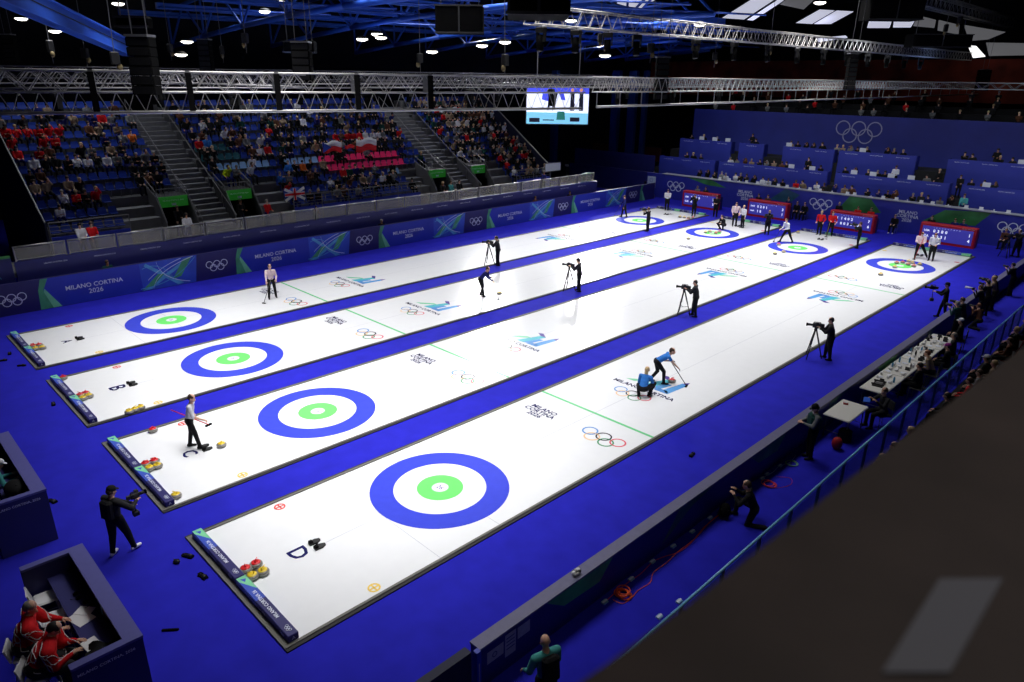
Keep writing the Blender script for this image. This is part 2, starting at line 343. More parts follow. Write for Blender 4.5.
for k, (c, x, y) in enumerate(STONES):
    si = min(range(4), key=lambda q: abs(SHEETX[q]-x)); L = LET[si]; rx = x-SHEETX[si]
    if y < -4.6:
        rowt = 'touching the near bumper of' if y < -5.1 else 'just in front of the parked stones on'
        lb = '%s-handled curling stone %s sheet %s' % (CN[c], rowt, L)
    elif y < 0: lb = '%s-handled curling stone lying by %s sheet %s' % (CN[c], 'the near hack of' if abs(rx) < 1 else 'the near corner of', L)
    elif y < 25: lb = '%s-handled curling stone sliding in front of the sweeper on sheet %s' % (CN[c], L)
    elif y > 37.5: lb = '%s-handled curling stone parked near the far end of sheet %s' % (CN[c], L)
    elif math.hypot(rx, y-TY) < 1.9: lb = '%s-handled curling stone lying in the far house of sheet %s' % (CN[c], L)
    else: lb = '%s-handled curling stone lying short of the far house on sheet %s' % (CN[c], L)
    lab.setdefault(lb, []).append((c, x, y, L))
for lb, L_ in lab.items():
    L_.sort(key=lambda q: q[1])
    for n, (c, x, y, L) in enumerate(L_):
        l2 = lb if len(L_) == 1 else lb+', '+(ordn(n+1)+' from the left')
        g = 'curling stones on sheet %s' % L
        rz = random.uniform(0, 6.28)
        y = max(y, -5.18)
        if c not in used: used.add(c); o = S0[c]; o.location = (x, y, .0205); o.rotation_euler.z = rz; o['label'] = l2; o['group'] = g
        else: dup(S0[c], (x, y, .0205), rz, l2, g)
# ================================================================== LEFT ADVERTISING WALL
AX = -24.05
aw = thing('advertising_wall', 'long blue advertising wall with white rings and Milano Cortina lettering beside the farthest sheet', 'advertising wall', (AX, 19, 0))
Q = MB(); Q.box(-.12, 0, -28, 25.4, 0, 1.42, purple_p); Q.build('board', aw)
for k in range(-1, 6):
    yb = -4.75+9.18*k-19
    P = MB()
    def pp(pts, mt, d): # pts (y,z)
        if max(yb+a for a, b in pts) > 25.3: return
        P.add([(d, yb+a, b) for a, b in pts]+[(d-.002, yb+a, b) for a, b in pts], [tuple(range(len(pts)))]+[(i, i+len(pts), (i+1) % len(pts)+len(pts), (i+1) % len(pts)) for i in range(len(pts))], mt)
    pp([(1.0, .02), (5.4, .02), (5.4, 1.4), (1.4, 1.4)], royal, .004)
    pp([(5.4, .02), (8.0, .02), (8.2, 1.4), (5.4, 1.4)], blue_p, .004)
    pp([(1.0, .02), (1.5, .02), (1.25, .9), (1.5, 1.4), (1.2, 1.4), (1.05, .9)], green_p, .007)
    pp([(1.5, .02), (1.85, .02), (1.3, .95), (1.25, .8)], mint_p, .008)
    # swirl of ribbons
    c0 = (6.6, .72)
    for A0, B0, C0, w, mt, d in (((5.3, .12), (7.0, .1), (8.1, 1.32), .035, cyan_p, .012), ((5.9, .05), (6.1, .9), (8.0, 1.36), .03, offwhite, .013), ((6.2, 1.36), (6.3, .4), (7.7, .1), .035, offwhite, .012), ((5.5, 1.1), (6.5, 1.5), (7.1, .05), .03, cyan_p, .014), ((5.7, .5), (6.4, 1.1), (7.4, 1.35), .025, offwhite, .011)):
        pts = []
        for t in range(13):
            t /= 12; pts.append(((1-t)**2*A0[0]+2*t*(1-t)*B0[0]+t*t*C0[0], (1-t)**2*A0[1]+2*t*(1-t)*B0[1]+t*t*C0[1]))
        for u, v in zip(pts[:-1], pts[1:]): pp([u, v, (v[0], v[1]+w), (u[0], u[1]+w)], mt, d)
    pp([(5.4, .05), (5.8, .05), (7.9, 1.3), (7.75, 1.36)], cyan_p, .009); pp([(5.6, 1.25), (5.7, 1.36), (7.4, .1), (7.1, .05)], cyan_p, .010)
    pp([(6.9, .4), (7.3, .45), (7.95, 1.38), (7.5, 1.3)], green_p, .011); pp([(5.35, .05), (5.9, .2), (6.5, .7), (6.2, .75)], green_p, .0105)
    if P.v: P.build('printed_panel', aw)
    P = MB()
    if yb < 24.5: rings(P, 1.15, basis((.006, yb, .68), (0, 1, 0), (0, 0, 1)), W5, t=.13)
    if yb+3.35 < 24: text(P, 'MILANO CORTINA', 2.45, offwhite, basis((.014, yb+3.35, .80), (0, 1, 0), (0, 0, 1)), bold=.01); text(P, '2026', .62, offwhite, basis((.014, yb+3.35, .5), (0, 1, 0), (0, 0, 1)), bold=.01)
    if P.v: P.build('lettering', aw)
# blue fascia behind it, with small lettering
fs = thing('blue_fascia', 'tall plain blue fascia with tiny white lettering carrying the walkway railing', 'fascia', (-24.95, 0, 0))
Q = MB(); Q.box(-.15, 0, -4.2, 37.2, 0, 2.13, navy); fsp = Q.build('panel', fs)
Q = MB()
for k in range(2, 21): text(Q, 'MILANO CORTINA 2026', .95, offwhite, basis((.003, -6.8+k*2.1, 1.9), (0, 1, 0), (0, 0, 1)))
Q.build('lettering', fsp)
# guard rail sections
def rail():
    t = thing('guard_rail', '', 'railing', group='railing sections on the blue fascia')
    a = MB(); a.tube((0, .02, .66), (0, 2.1, .66), .035, alu, 8); a.tube((0, .02, .06), (0, 2.1, .06), .02, steel, 6); a.build('top_rail', t)
    for y in (.05, 2.07): MB().box(-.03, .03, y-.03, y+.03, 0, .66, alu_d).build('post', t)
    MB().box(-.008, .008, .08, 2.04, .08, .6, meshm).build('mesh_infill', t)
    return t
r0 = None
for k in range(19):
    lb = 'grey mesh railing section above the blue fascia, %s from the left end' % ordn(k+1)
    y = -4.15+k*2.16
    if r0 is None: r0 = rail(); r0.location = (-25.03, y, 2.13); r0['label'] = lb
    else: dup(r0, (-25.03, y, 2.13), 0, lb)
# walkway deck behind the fascia
struct(MB().box(-27.5, -25.1, -9.5, 37.2, 1.4, 1.6, conc).build('trim_2'))
# ================================================================== FAR WALL
fw = thing('advertising_wall', 'long dark blue wall across the far end with rings and lettering behind the scoreboards', 'advertising wall', (0, 45.3, 0))
Q = MB(); Q.box(-25.6, 12, 0, .2, 0, 2.13, mat('far_wall_blue', (40, 46, 150), .5, noise=.06, scale=.5)); Q.build('board', fw)
Q = MB(); Q.box(-24, 12, -.05, .75, 2.13, 2.17, mat('counter_grey', (150, 152, 166), .6)); Q.build('counter_top', fw)
def fpoly(name, pts, mt, parent, y=45.3, d=.006, oy=45.3):
    q = MB(); vs = []
    for px, py in pts: p = gy(px, py, y); vs.append((p.x, -d+y-oy, min(p.z, 2.12)))
    n = len(vs); q.add(vs+[(a, b+.004, c) for a, b, c in vs], [tuple(range(n))]+[(i, i+n, (i+1) % n+n, (i+1) % n) for i in range(n)], mt)
    return q.build(name, parent)
fpoly('printed_shape', [(686, 176.5), (712, 177), (726, 188), (707, 185)], dgreen_p, fw)
fpoly('printed_shape', [(786, 187), (770, 199), (790, 203), (800, 195)], mat('printed_teal', (36, 80, 110), .5, noise=.3, scale=.8), fw)
fpoly('printed_shape', [(838, 209), (850, 196), (871, 199), (881, 213), (866, 213)], dgreen_p, fw)
fpoly('printed_shape', [(922, 221), (945, 210), (984, 211), (992, 213), (975, 226), (935, 222)], dgreen_p, fw)
Q = MB()
for px, py, w in ((675.8, 186.5, 1.75), (820.6, 204.5, 1.75), (1012.5, 229.5, 1.75)):
    p = gy(px, py, 45.3); rings(Q, w, basis((p.x, -.01, p.z), (1, 0, 0), (0, 0, 1)), W5, t=.13)
for px, py in ((745, 195.2), (907.5, 216.2)):
    p = gy(px, py, 45.3); text(Q, 'MILANO\nCORTINA\n2026', 1.45, offwhite, basis((p.x, -.012, p.z), (1, 0, 0), (0, 0, 1)), bold=.012)
Q.build('lettering', fw)
# free standing white banner at the left end of the far wall
p = gy(651.5, 182, 44.7)
bn = thing('banner_sign', 'white square banner above a blue printed panel at the left end of the far wall', 'banner', (p.x, 44.7, 0))
MB().box(-.42, .42, -.03, .03, p.z-.5, p.z+.5, mat('banner_white', (190, 205, 225), .6)).build('white_panel', bn)
MB().box(-.42, .42, -.03, .03, .25, p.z-.52, blue_p).build('blue_panel', bn)
q = MB(); q.box(-.44, -.4, -.04, .04, 0, .3, steel); q.box(.4, .44, -.04, .04, 0, .3, steel); q.build('stand', bn)
q = MB(); q.ring(0, 0, .14, .17, 0, .004, blue_p, 24, basis((0, -.032, p.z+.18), (1, 0, 0), (0, 0, 1))); text(q, 'MILANO\nCORTINA', .5, blue_p, basis((0, -.034, p.z-.2), (1, 0, 0), (0, 0, 1))); q.build('lettering', bn)
# dark barriers left of the far wall
for k, (a, b, y, h) in enumerate(((-36, -25.7, 46.4, 2.0), (-37, -27, 48.3, 3.3))):
    o = MB().box(a, b, y, y+.15, 0, h, navy).build('dark_barrier'); tag(o, ['low dark navy barrier between the grandstand and the far wall', 'taller dark navy barrier behind the low one by the grandstand'][k], 'barrier')
# ================================================================== SCOREBOARDS
def scoreboard(x0, x1, rows, lb):
    cx = (x0+x1)/2; w = x1-x0
    t = thing('scoreboard', lb, 'scoreboard', (cx, 43.1, 0), 0, 'red framed scoreboards')
    MB().rbox(-w/2, w/2, 0, .55, 0, 1.3, redf, .03).build('housing', t)
    scr = MB().box(-w/2+.16, w/2-.16, -.012, 0, .17, 1.12, screen_b).build('screen', t)
    g = MB()
    F = lambda x, z: basis((x, -.018, z), (1, 0, 0), (0, 0, 1))
    for r, (team, nums, tot) in enumerate(rows):
        z = .82-.36*r
        text(g, team, .34, screen_w, F(-w/2+.45, z), bold=.02)
        vs, fs = text_geo('0')
        for j, n in enumerate(nums): text(g, n, 1, screen_w, F(-w/2+.9+j*.24, z), bold=.03, height=.2)
        text(g, tot, 1, screen_w, F(w/2-.35, z), bold=.03, height=.2)
    for j in range(10): text(g, str(j+1), 1, screen_w, F(-w/2+.85+j*.17, 1.04), height=.06)
    
    g.build('score_digits', scr)
    q = MB(); text(q, 'MILANO CORTINA 2026', .7, offwhite, F(w/2-.5, 1.21)); q.build('lettering', t)
    MB().box(-w/2, w/2, .56, .9, 0, 1.05, navy).build('back_cabinet', t)
scoreboard(-20.3, -17.0, [('GBR', '2010', '7'), ('CZE', '01', '3')], 'red framed electronic scoreboard behind the farthest sheet')
scoreboard(-14.28, -11.0, [('SWE', '0201', '3'), ('NOR', '10', '1')], 'red framed electronic scoreboard behind the third nearest sheet')
scoreboard(-7.75, -4.6, [('SUI', '1402', '7'), ('CAN', '003030', '6')], 'red framed electronic scoreboard behind the second nearest sheet')
scoreboard(-1.63, 1.7, [('USA', '0380', '1'), ('ITA', '2031', '4')], 'red framed electronic scoreboard behind the nearest sheet')
# ================================================================== TRIBUNE (far end, stepped)
struct(MB().box(-26, 12, 45.5, 47.6, 0, 1.25, dark).build('trim_3'))
struct(MB().box(-26.5, 12, 47.75, 50.0, 0, 2.4, dark).build('trim_4'))
struct(MB().box(-26.5, 12, 50.15, 53, 0, 3.9, dark).build('trim_5'))
bw = thing('backdrop_wall', 'plain tall blue wall with large pale rings above the press tribune', 'wall', (0, 53, 0))
MB().box(-26, 14, 0, .2, 3.9, 7.5, mat('backdrop_blue', (30, 40, 130), .6, noise=.1, scale=.6)).build('panel', bw)
p = gy(858, 132.5, 53); Q = MB(); rings(Q, 3.7, basis((p.x, -.01, p.z), (1, 0, 0), (0, 0, 1)), [mat('pale_ring', (150, 150, 185), .6)]*5, t=.1); Q.build('ring_emblem', bw)
for k in range(4): struct(MB().box(-26, 14, 53.4+k*1.3, 54.7+k*1.3, 6.0, 6.9+.45*k, dark).build('trim_%d' % (6+k)))
DESKF = mat('tribune_front_blue', (40, 50, 150), .55, noise=.06, scale=1)
def pdesk(x0, x1, y, zt, zb, lb, row):
    t = thing('press_desk', lb, 'press desk', ((x0+x1)/2, y, 0), 0, 'press desks of the %s tribune row' % row)
    w = x1-x0
    MB().box(-w/2, w/2, 0, .08, zb, zt, DESKF).build('front_panel', t)
    MB().box(-w/2, w/2, .08, .65, zt-.12, zt-.08, desktop).build('worktop', t)
    for sx in (-1, 1): MB().box(sx*w/2-.03, sx*w/2+.03, .08, .7, zb, zt, DESKF).build('side_panel', t)
    g = MB(); n = max(1, int(w/1.7))
    for j in range(n): text(g, 'MILANO CORTINA 2026', .95, offwhite, basis((-w/2+w*(j+.5)/n, -.003, zt-.2), (1, 0, 0), (0, 0, 1)))
    g.build('lettering', t); return t
D2 = [(-25.93, -20.17), (-19.75, -10.2), (-9.55, -1.57), (-.71, 8)]
D3 = [(-25.41, -20.1), (-19.3, -16.95), (-15.21, -10.9), (-10.5, -4.74), (-2.58, 8)]
for k, (a, b) in enumerate(D2): pdesk(a, b, 47.6, 3.45, 1.25, 'long blue press desk in the middle tribune row, %s from the left' % ordn(k+1), 'middle')
for k, (a, b) in enumerate(D3): pdesk(a, b, 50.0, 4.93, 2.4, 'long blue press desk in the top tribune row, %s from the left' % ordn(k+1), 'top')
# laptops / monitors on the desks
def monitor():
    t = thing('desk_monitor', '', 'monitor', group='small monitors on the tribune desks')
    MB().rbox(-.24, .24, -.02, .02, .06, .36, mat('monitor_white', (205, 208, 215), .5), .008).build('screen_back', t)
    MB().box(-.1, .1, -.08, .08, 0, .015, steel).box(-.015, .015, -.01, .01, .015, .1, steel).build('foot', t)
    return t
mm = None
ML = [(702, 137, 50, 4.93), (715, 138, 50, 4.93), (728, 139.5, 50, 4.93), (791, 169.5, 47.6, 3.45), (812, 170, 47.6, 3.45), (854, 173, 47.6, 3.45), (873, 175, 47.6, 3.45), (891, 177, 47.6, 3.45), (911, 179, 47.6, 3.45), (863, 149.5, 50, 4.93), (986, 187, 47.6, 3.45), (789, 145.5, 50, 4.93), (1022, 163, 50, 4.93)]
for n, (px, py, y, z) in enumerate(ML):
    p = gy(px, py, y+.3); lb = 'small white monitor on the %s tribune desk row, %s from the left' % ('top' if y == 50 else 'middle', ordn(sorted([q[0] for q in ML if q[2] == y]).index(px)+1))
    if mm is None: mm = monitor(); mm.location = (p.x, y+.3, z-.08); mm['label'] = lb
    else: dup(mm, (p.x, y+.3, z-.08), 0, lb)
# ================================================================== PEOPLE
def V(*a): return Vector(a if len(a) > 1 else a[0])
class Body:
    def __init__(s): s.c = []
    def cap(s, a, b, r0, r1, tagn, lat=None, w0=1.0, w1=1.0):
        s.c.append((V(a), V(b), r0, r1, tagn, None if lat is None else V(lat).normalized(), w0, w1))
def cap_geo(mb, a, b, r0, r1, lat, w0, w1, n=12):
    d = b-a; L = d.length
    if L < 1e-5: d = V(0, 0, 1e-4); L = 1e-4
    z = d.normalized()
    x = (lat-z*lat.dot(z)) if lat is not None else z.orthogonal()
    if x.length < 1e-4: x = z.orthogonal()
    x = x.normalized(); y = z.cross(x)
    prof = []
    for k in range(1, 5): t = PI/2*k/4; prof.append((-r0*math.cos(t), r0*math.sin(t), w0))
    for k in range(1, 4): t = k/4; prof.append((L*t, r0+(r1-r0)*t, w0+(w1-w0)*t))
    for k in range(4): t = PI/2*k/4; prof.append((L+r1*math.sin(t), r1*math.cos(t), w1))
    vs = [tuple(a-z*r0)]
    for h, r, w in prof:
        for i in range(n): t = 2*PI*i/n; vs.append(tuple(a+z*h+x*(r*w*math.cos(t))+y*(r*math.sin(t))))
    vs.append(tuple(b+z*r1)); fs = []
    for i in range(n): fs.append((0, 1+(i+1) % n, 1+i))
    m = len(prof)
    for k in range(m-1):
        for i in range(n): fs.append((1+k*n+i, 1+k*n+(i+1) % n, 1+(k+1)*n+(i+1) % n, 1+(k+1)*n+i))
    for i in range(n): fs.append((1+(m-1)*n+i, 1+(m-1)*n+(i+1) % n, len(vs)-1))
    mb.add(vs, fs, None)
def ik(a, b, l1, l2, hint):
    a = V(a); b = V(b); d = b-a; L = min(d.length, (l1+l2)*.998); dn = d.normalized()
    x = (l1*l1-l2*l2+L*L)/(2*L); h = math.sqrt(max(1e-6, l1*l1-x*x)); hv = V(hint)-dn*V(hint).dot(dn)
    hv = hv.normalized() if hv.length > 1e-4 else dn.orthogonal()
    return a+dn*x+hv*h, a+dn*L
def pose(**k):
    P = dict(pel=(0, 0, .93), spine=(0, .03, .5), shy=0.0, hipy=0.0, fR=(.11, 0, .08), fL=(-.11, 0, .08), hR=(.3, .12, .82), hL=(-.3, .12, .82), look=(0, 1, -.15), kR=(0.1, 1, 0), kL=(-.1, 1, 0), eR=(.4, -1, -.3), eL=(-.4, -1, -.3), fat=1.0, sleeve='long', toeR=None, toeL=None, palm=(0, 0, -1), fdir=None)
    P.update(k); return P
def figure(P, vox=.02, fingers=True, mats=None, name='body', face=True):
    """one continuous body surface; mats = dict skin, top, legs, shoe"""
    B = Body(); pel = V(P['pel']); sp = V(P['spine']); f = P['fat']
    ch = pel+sp; ca, sa = math.cos(P['shy']), math.sin(P['shy']); lat = V(ca, sa, 0); hl = V(math.cos(P['hipy']), math.sin(P['hipy']), 0)
    lat = (lat-sp.normalized()*lat.dot(sp.normalized())).normalized()
    fw = sp.normalized().cross(lat)
    hipR = pel+hl*.095; hipL = pel-hl*.095
    shR = ch+lat*.185*f-sp.normalized()*.05; shL = ch-lat*.185*f-sp.normalized()*.05
    T = 'top'
    B.cap(pel+hl*.05-V(0, 0, .01), pel-hl*.05-V(0, 0, .01), .115*f, .115*f, 'legs')
    B.cap(pel+sp*.12, pel+sp*.5, .105*f, .108*f, T, lat, 1.32, 1.38)
    B.cap(pel+sp*.5, pel+sp*.84, .11*f, .098, T, lat, 1.38, 1.5)
    B.cap(shR, shL, .066*f, .066*f, T)
    look = V(P['look']).normalized(); up0 = sp.normalized()*.5+V(0, 0, .8); hu = (up0-look*up0.dot(look)).normalized(); hr_ = look.cross(hu)
    nb = ch+sp.normalized()*.01; hc = ch+sp.normalized()*.07+V(0, 0, .10)+look*.03
    B.cap(nb-sp.normalized()*.02, hc-hu*.05-look*.01, .058, .052, 'skin')
    B.cap(hc+hu*.045-look*.012, hc+hu*.02-look*.005, .09, .088, 'head', hr_, .86, .86)
    B.cap(hc-hu*.02+look*.02, hc-hu*.07+look*.045, .07, .045, 'head', hr_, .88, .85)
    if face:
        B.cap(hc+look*.085+hu*.005, hc+look*.108-hu*.025, .012, .017, 'head')
        for s in (-1, 1): B.cap(hc+hr_*.078*s+hu*.01, hc+hr_*.084*s-hu*.025, .016, .012, 'head')
    hands = []
    for side, sh, hd, eh in (('R', shR, P['hR'], P['eR']), ('L', shL, P['hL'], P['eL'])):
        el, wr = ik(sh, hd, .285, .255, eh)
        B.cap(sh, sh.lerp(el, .45) if P['sleeve'] == 'tee' else el, .064*f, .056*f, T); (B.cap(sh.lerp(el, .45), el, .05, .044, 'skin') if P['sleeve'] == 'tee' else None); B.cap(el, wr, (.05 if P['sleeve'] == 'long' else .043)*f, .034 if P['sleeve'] == 'long' else .028, T if P['sleeve'] == 'long' else 'skin')
        d = (wr-el).normalized() if P['fdir'] is None else V(P['fdir']).normalized(); n = V(P['palm']); n = (n-d*n.dot(d)); n = n.normalized() if n.length > .05 else d.orthogonal()
        s = d.cross(n).normalized()*(1 if side == 'R' else -1)
        B.cap(wr, wr+d*.075, .03, .024, 'skin', s, 1.0, 1.5); hands.append((wr, d, n, s))
    for hip, ft, kn, toe in ((hipR, P['fR'], P['kR'], P['toeR']), (hipL, P['fL'], P['kL'], P['toeL'])):
        k, an = ik(hip, ft, .43, .42, kn)
        B.cap(hip, k, .1*f, .07*f, 'legs'); B.cap(k, an, .068*f, .055, 'legs')
        td = V(toe).normalized() if toe is not None else V(kn[0]*.6, kn[1], 0).normalized() if abs(kn[1])+abs(kn[0]) > .1 else V(0, 1, 0)
        fo = an-V(0, 0, .035) if toe is None or abs(td.z) < .5 else an
        B.cap(fo-td*.05, fo+td*.15, .042, .036, 'shoe', V(td.y, -td.x, 0) if abs(td.z) < .9 else None, 1.0, 1.25)
    mb = MB(); mb.mats = [None]
    for c in B.c: cap_geo(mb, c[0], c[1], c[2], c[3], c[5], c[6], c[7])
    me = bpy.data.meshes.new('tmp'); me.from_pydata(mb.v, [], mb.f); me.update()
    ob = bpy.data.objects.new('tmp', me); COL.objects.link(ob)
    md = ob.modifiers.new('r', 'REMESH'); md.mode = 'VOXEL'; md.voxel_size = vox; md.use_smooth_shade = True
    sm = ob.modifiers.new('s', 'SMOOTH'); sm.factor = .5; sm.iterations = 3
    dg = bpy.context.evaluated_depsgraph_get(); me2 = bpy.data.meshes.new_from_object(ob.evaluated_get(dg))
    bpy.data.objects.remove(ob); bpy.data.meshes.remove(me)
    nv = len(me2.vertices); co = np.zeros(nv*3); me2.vertices.foreach_get('co', co); co = co.reshape(-1, 3)
    nf = len(me2.polygons); ce = np.zeros(nf*3); me2.polygons.foreach_get('center', ce); ce = ce.reshape(-1, 3)
    best = np.full(nf, 9e9); idx = np.zeros(nf, int)
    order = {'skin': 0, 'head': 0, 'top': 1, 'legs': 2, 'shoe': 3}
    for c in B.c:
        a = np.array(c[0]); b = np.array(c[1]); ab = b-a; L2 = max(1e-9, ab@ab); t = np.clip(((ce-a)@ab)/L2, 0, 1)
        dv = ce-(a+t[:, None]*ab); r = c[2]+(c[3]-c[2])*t
        if c[5] is not None:
            l = np.array(c[5]); w = c[6]+(c[7]-c[6])*t; dl = dv@l; dv = dv-np.outer(dl, l)+np.outer(dl/w, l)
        q = np.linalg.norm(dv, axis=1)-r
        mk = q < best; best[mk] = q[mk]; idx[mk] = order[c[4]]
    vs = [tuple(v) for v in co]; fs = [tuple(p.vertices) for p in me2.polygons]
    bpy.data.meshes.remove(me2)
    F = MB(); M4 = [mats['skin'], mats['top'], mats['legs'], mats['shoe']]; F.mats = list(M4)
    F.v = vs; F.f = [list(q) for q in fs]; F.mi = [int(i) for i in idx]; F.smooth = [True]*nf
    if fingers:
        gl = mats.get('glove', mats['skin'])
        for (wr, d, n, s), sd in zip(hands, (1, -1)):
            k0 = wr+d*.085
            for j, ln in enumerate((.062, .072, .068, .052)):
                off = s*(.03-.02*j); p0 = k0+off-d*.012; p1 = k0+off+d*ln*.5+n*.008*(j+1)*.5; p2 = p1+d*ln*.35+n*(.022+.004*j)
                F.tube(p0, p1, .0095, gl, 7, .0085); F.tube(p1, p2, .0085, gl, 7, .0065)
            b0_ = wr+d*.03+s*.03; b1_ = b0_+d*.028+s*.028+n*.008; b2_ = b1_+d*.028+s*.004+n*.012
            F.tube(b0_, b1_, .0115, gl, 7, .010); F.tube(b1_, b2_, .010, gl, 7, .0075)
    if face:
        for s_ in (-1, 1):
            F.ball(tuple(hc+look*.078+hr_*.031*s_+hu*.018), .009, .009, .007, black, 8, 5)
        F.tube(hc+look*.094-hr_*.02-hu*.055, hc+look*.094+hr_*.02-hu*.055, .005, mat('lips', (150, 80, 74), .5), 6)
    bvh = BVHTree.FromPolygons([Vector(v) for v in F.v], F.f)
    def snap(p, o):
        c, n_, i_, d_ = bvh.find_nearest(p); return c+n_*o
    return F, dict(snap=snap, hc=hc, hu=hu, look=look, hr=hr_, hands=hands, ch=ch, lat=lat, fw=fw, pel=pel, sp=sp)
def hair(info, mt, style='short'):
    q = MB(); hc, hu, lk, r = info['hc'], info['hu'], info['look'], info['hr']
    M = Matrix((r, lk, hu)).transposed().to_4x4(); M.translation = hc+hu*.04-lk*.022
    q.ball((0, 0, 0), .085, .098, .088, mt, 14, 10, M)
    q.ball((0, -.03, -.035), .078, .07, .075, mt, 12, 8, M)
    if style in ('long', 'bun'): q.ball((0, -.05, -.10), .07, .05, .11, mt, 12, 8, M)
    if style == 'bun': q.ball((0, -.1, .03), .035, .035, .035, mt, 8, 6, M)
    return q
def capm(info, mt):
    q = MB(); hc, hu, lk, r = info['hc'], info['hu'], info['look'], info['hr']
    M = Matrix((r, lk, hu)).transposed().to_4x4(); M.translation = hc+hu*.055-lk*.015
    vs = []; n = 16
    q.lathe([(.088, -.02), (.091, .01), (.085, .045), (.06, .075), (.02, .088), (.001, .09)], mt, n, M @ Matrix.Diagonal((1, 1.12, 1, 1)))
    q.prism([(-.06, .06), (.06, .06), (.055, .13), (.03, .165), (-.03, .165), (-.055, .13)], -.008, .002, mt, M)
    return q
CLOTH = {'black': (22, 22, 25), 'charcoal': (40, 40, 44), 'white': (214, 214, 222), 'pinkwhite': (222, 200, 204), 'red': (204, 26, 34), 'blue': (52, 120, 205), 'navy': (30, 34, 100), 'grey': (120, 122, 124), 'teal': (70, 150, 150), 'brown': (96, 62, 46), 'beige': (150, 130, 108), 'purple': (150, 40, 140), 'darkgreen': (24, 66, 62)}
HAIRC = {'brown': (62, 42, 30), 'black': (20, 18, 18), 'blonde': (196, 168, 124), 'grey': (130, 126, 122), 'auburn': (100, 56, 34)}
def cl(c): return mat('cloth_'+c, CLOTH[c], .85, noise=.12, scale=9, spec=.2)
def person(label, loc, face_deg, P, top='black', legs='black', shoe='black', hairc='brown', hstyle='short', cap=None, skin=0, glove=None, vox=.02, group=None, s=1.0, scale=1.0, extra=None, z=0):
    t = thing('person', label, 'person', (loc[0], loc[1], z), math.radians(face_deg-90), group)
    m_ = dict(skin=skin_t[skin], top=cl(top), legs=cl(legs), shoe=cl(shoe))
    if glove: m_['glove'] = cl(glove)
    F, info = figure(P, vox, True, m_)
    F.build('body', t)
    if hairc: hair(info, mat('hair_'+hairc, HAIRC[hairc], .7, noise=.2, scale=30), hstyle).build('hair', t)
    if cap: capm(info, cl(cap)).build('cap', t)
    if extra: extra(t, info)
    t.scale = (scale,)*3
    return t, info
def w_of(t, p):  # local point of a person -> world
    M = Matrix.Translation(t.location) @ Matrix.Rotation(t.rotation_euler.z, 4, 'Z') @ Matrix.Diagonal((*t.scale, 1)); return M @ V(p)
def broom(a, b, lb, col='red'):
    """handle from a (grip end) to b (pad, on the ice)"""
    a = V(a); b = V(b); t = thing('curling_broom', lb, 'broom', tuple(b), 0, 'curling brooms')
    q = MB(); q.tube(V(0, 0, .03), a-b, .0145, cl('charcoal') if col == 'black' else mat('broom_'+col, CLOTH[col], .4), 8); q.build('handle', t)
    d = (a-b); d.z = 0; d = d.normalized() if d.length > .01 else V(0, 1, 0); yaw = math.atan2(d.y, d.x)
    MB().rbox(-.035, .035, -.1, .1, 0.001, .04, blackm, .008, Matrix.Rotation(yaw, 4, 'Z')).build('pad', t)
    return t
# ---- poses
STAND = pose()
def cam_tripod(lb, loc, deg, hz=1.42, tele=True, group=None):
    hz = 1.5
    t = thing('television_camera', lb, 'television camera', (loc[0], loc[1], 0), math.radians(deg-90), group)
    for k in range(3):
        a = 2*PI*k/3+PI/6; q = MB(); e = V(.42*math.cos(a), .42*math.sin(a), .02); top = V(.04*math.cos(a), .04*math.sin(a), hz-.22); md = top.lerp(e, .5)
        q.tube(top, md, .034, black, 8); q.tube(md, e, .026, black, 8); lg_ = q.build('tripod_leg', t); MB().ball(tuple(e), .03, .03, .02, black, 8, 6).build('rubber_foot', lg_)
    q = MB()
    for k in range(3):
        a = 2*PI*k/3+PI/6; q.tube((0, 0, .45), (.26*math.cos(a), .26*math.sin(a), .5), .01, dgrey, 6)
    q.build('spreader', t)
    q = MB(); q.lathe([(.05, hz-.25), (.07, hz-.2), (.06, hz-.12), (.075, hz-.1), (.075, hz-.08)], black, 12); q.tube((.05, -.05, hz-.13), (.16, -.42, hz-.28), .012, black, 8); q.build('fluid_head', t)
    q = MB(); q.rbox(-.07, .07, -.2, .16, hz-.08, hz+.12, dgrey, .015); q.box(-.05, .05, -.32, -.2, hz-.05, hz+.1, black); q.tube((0, -.15, hz+.16), (0, .12, hz+.16), .013, black, 6); q.tube((0, -.15, hz+.12), (0, -.15, hz+.16), .012, black, 6); q.tube((0, .12, hz+.12), (0, .12, hz+.16), .012, black, 6); cbd = q.build('camera_body', t)
    t.scale = (.88,)*3
    q = MB(); q.tube((0, .16, hz+.02), (0, .36, hz+.02), .05, black, 14, .06); q.tube((0, .36, hz+.02), (0, .42, hz+.02), .07, blackm, 14, .075); q.build('lens', cbd)
    q = MB(); q.rbox(-.2, -.08, -.08, .04, hz+.1, hz+.2, black, .01); q.build('viewfinder', cbd)
    return t
def shoulder_cam(t, info, name='handheld camera'): pass
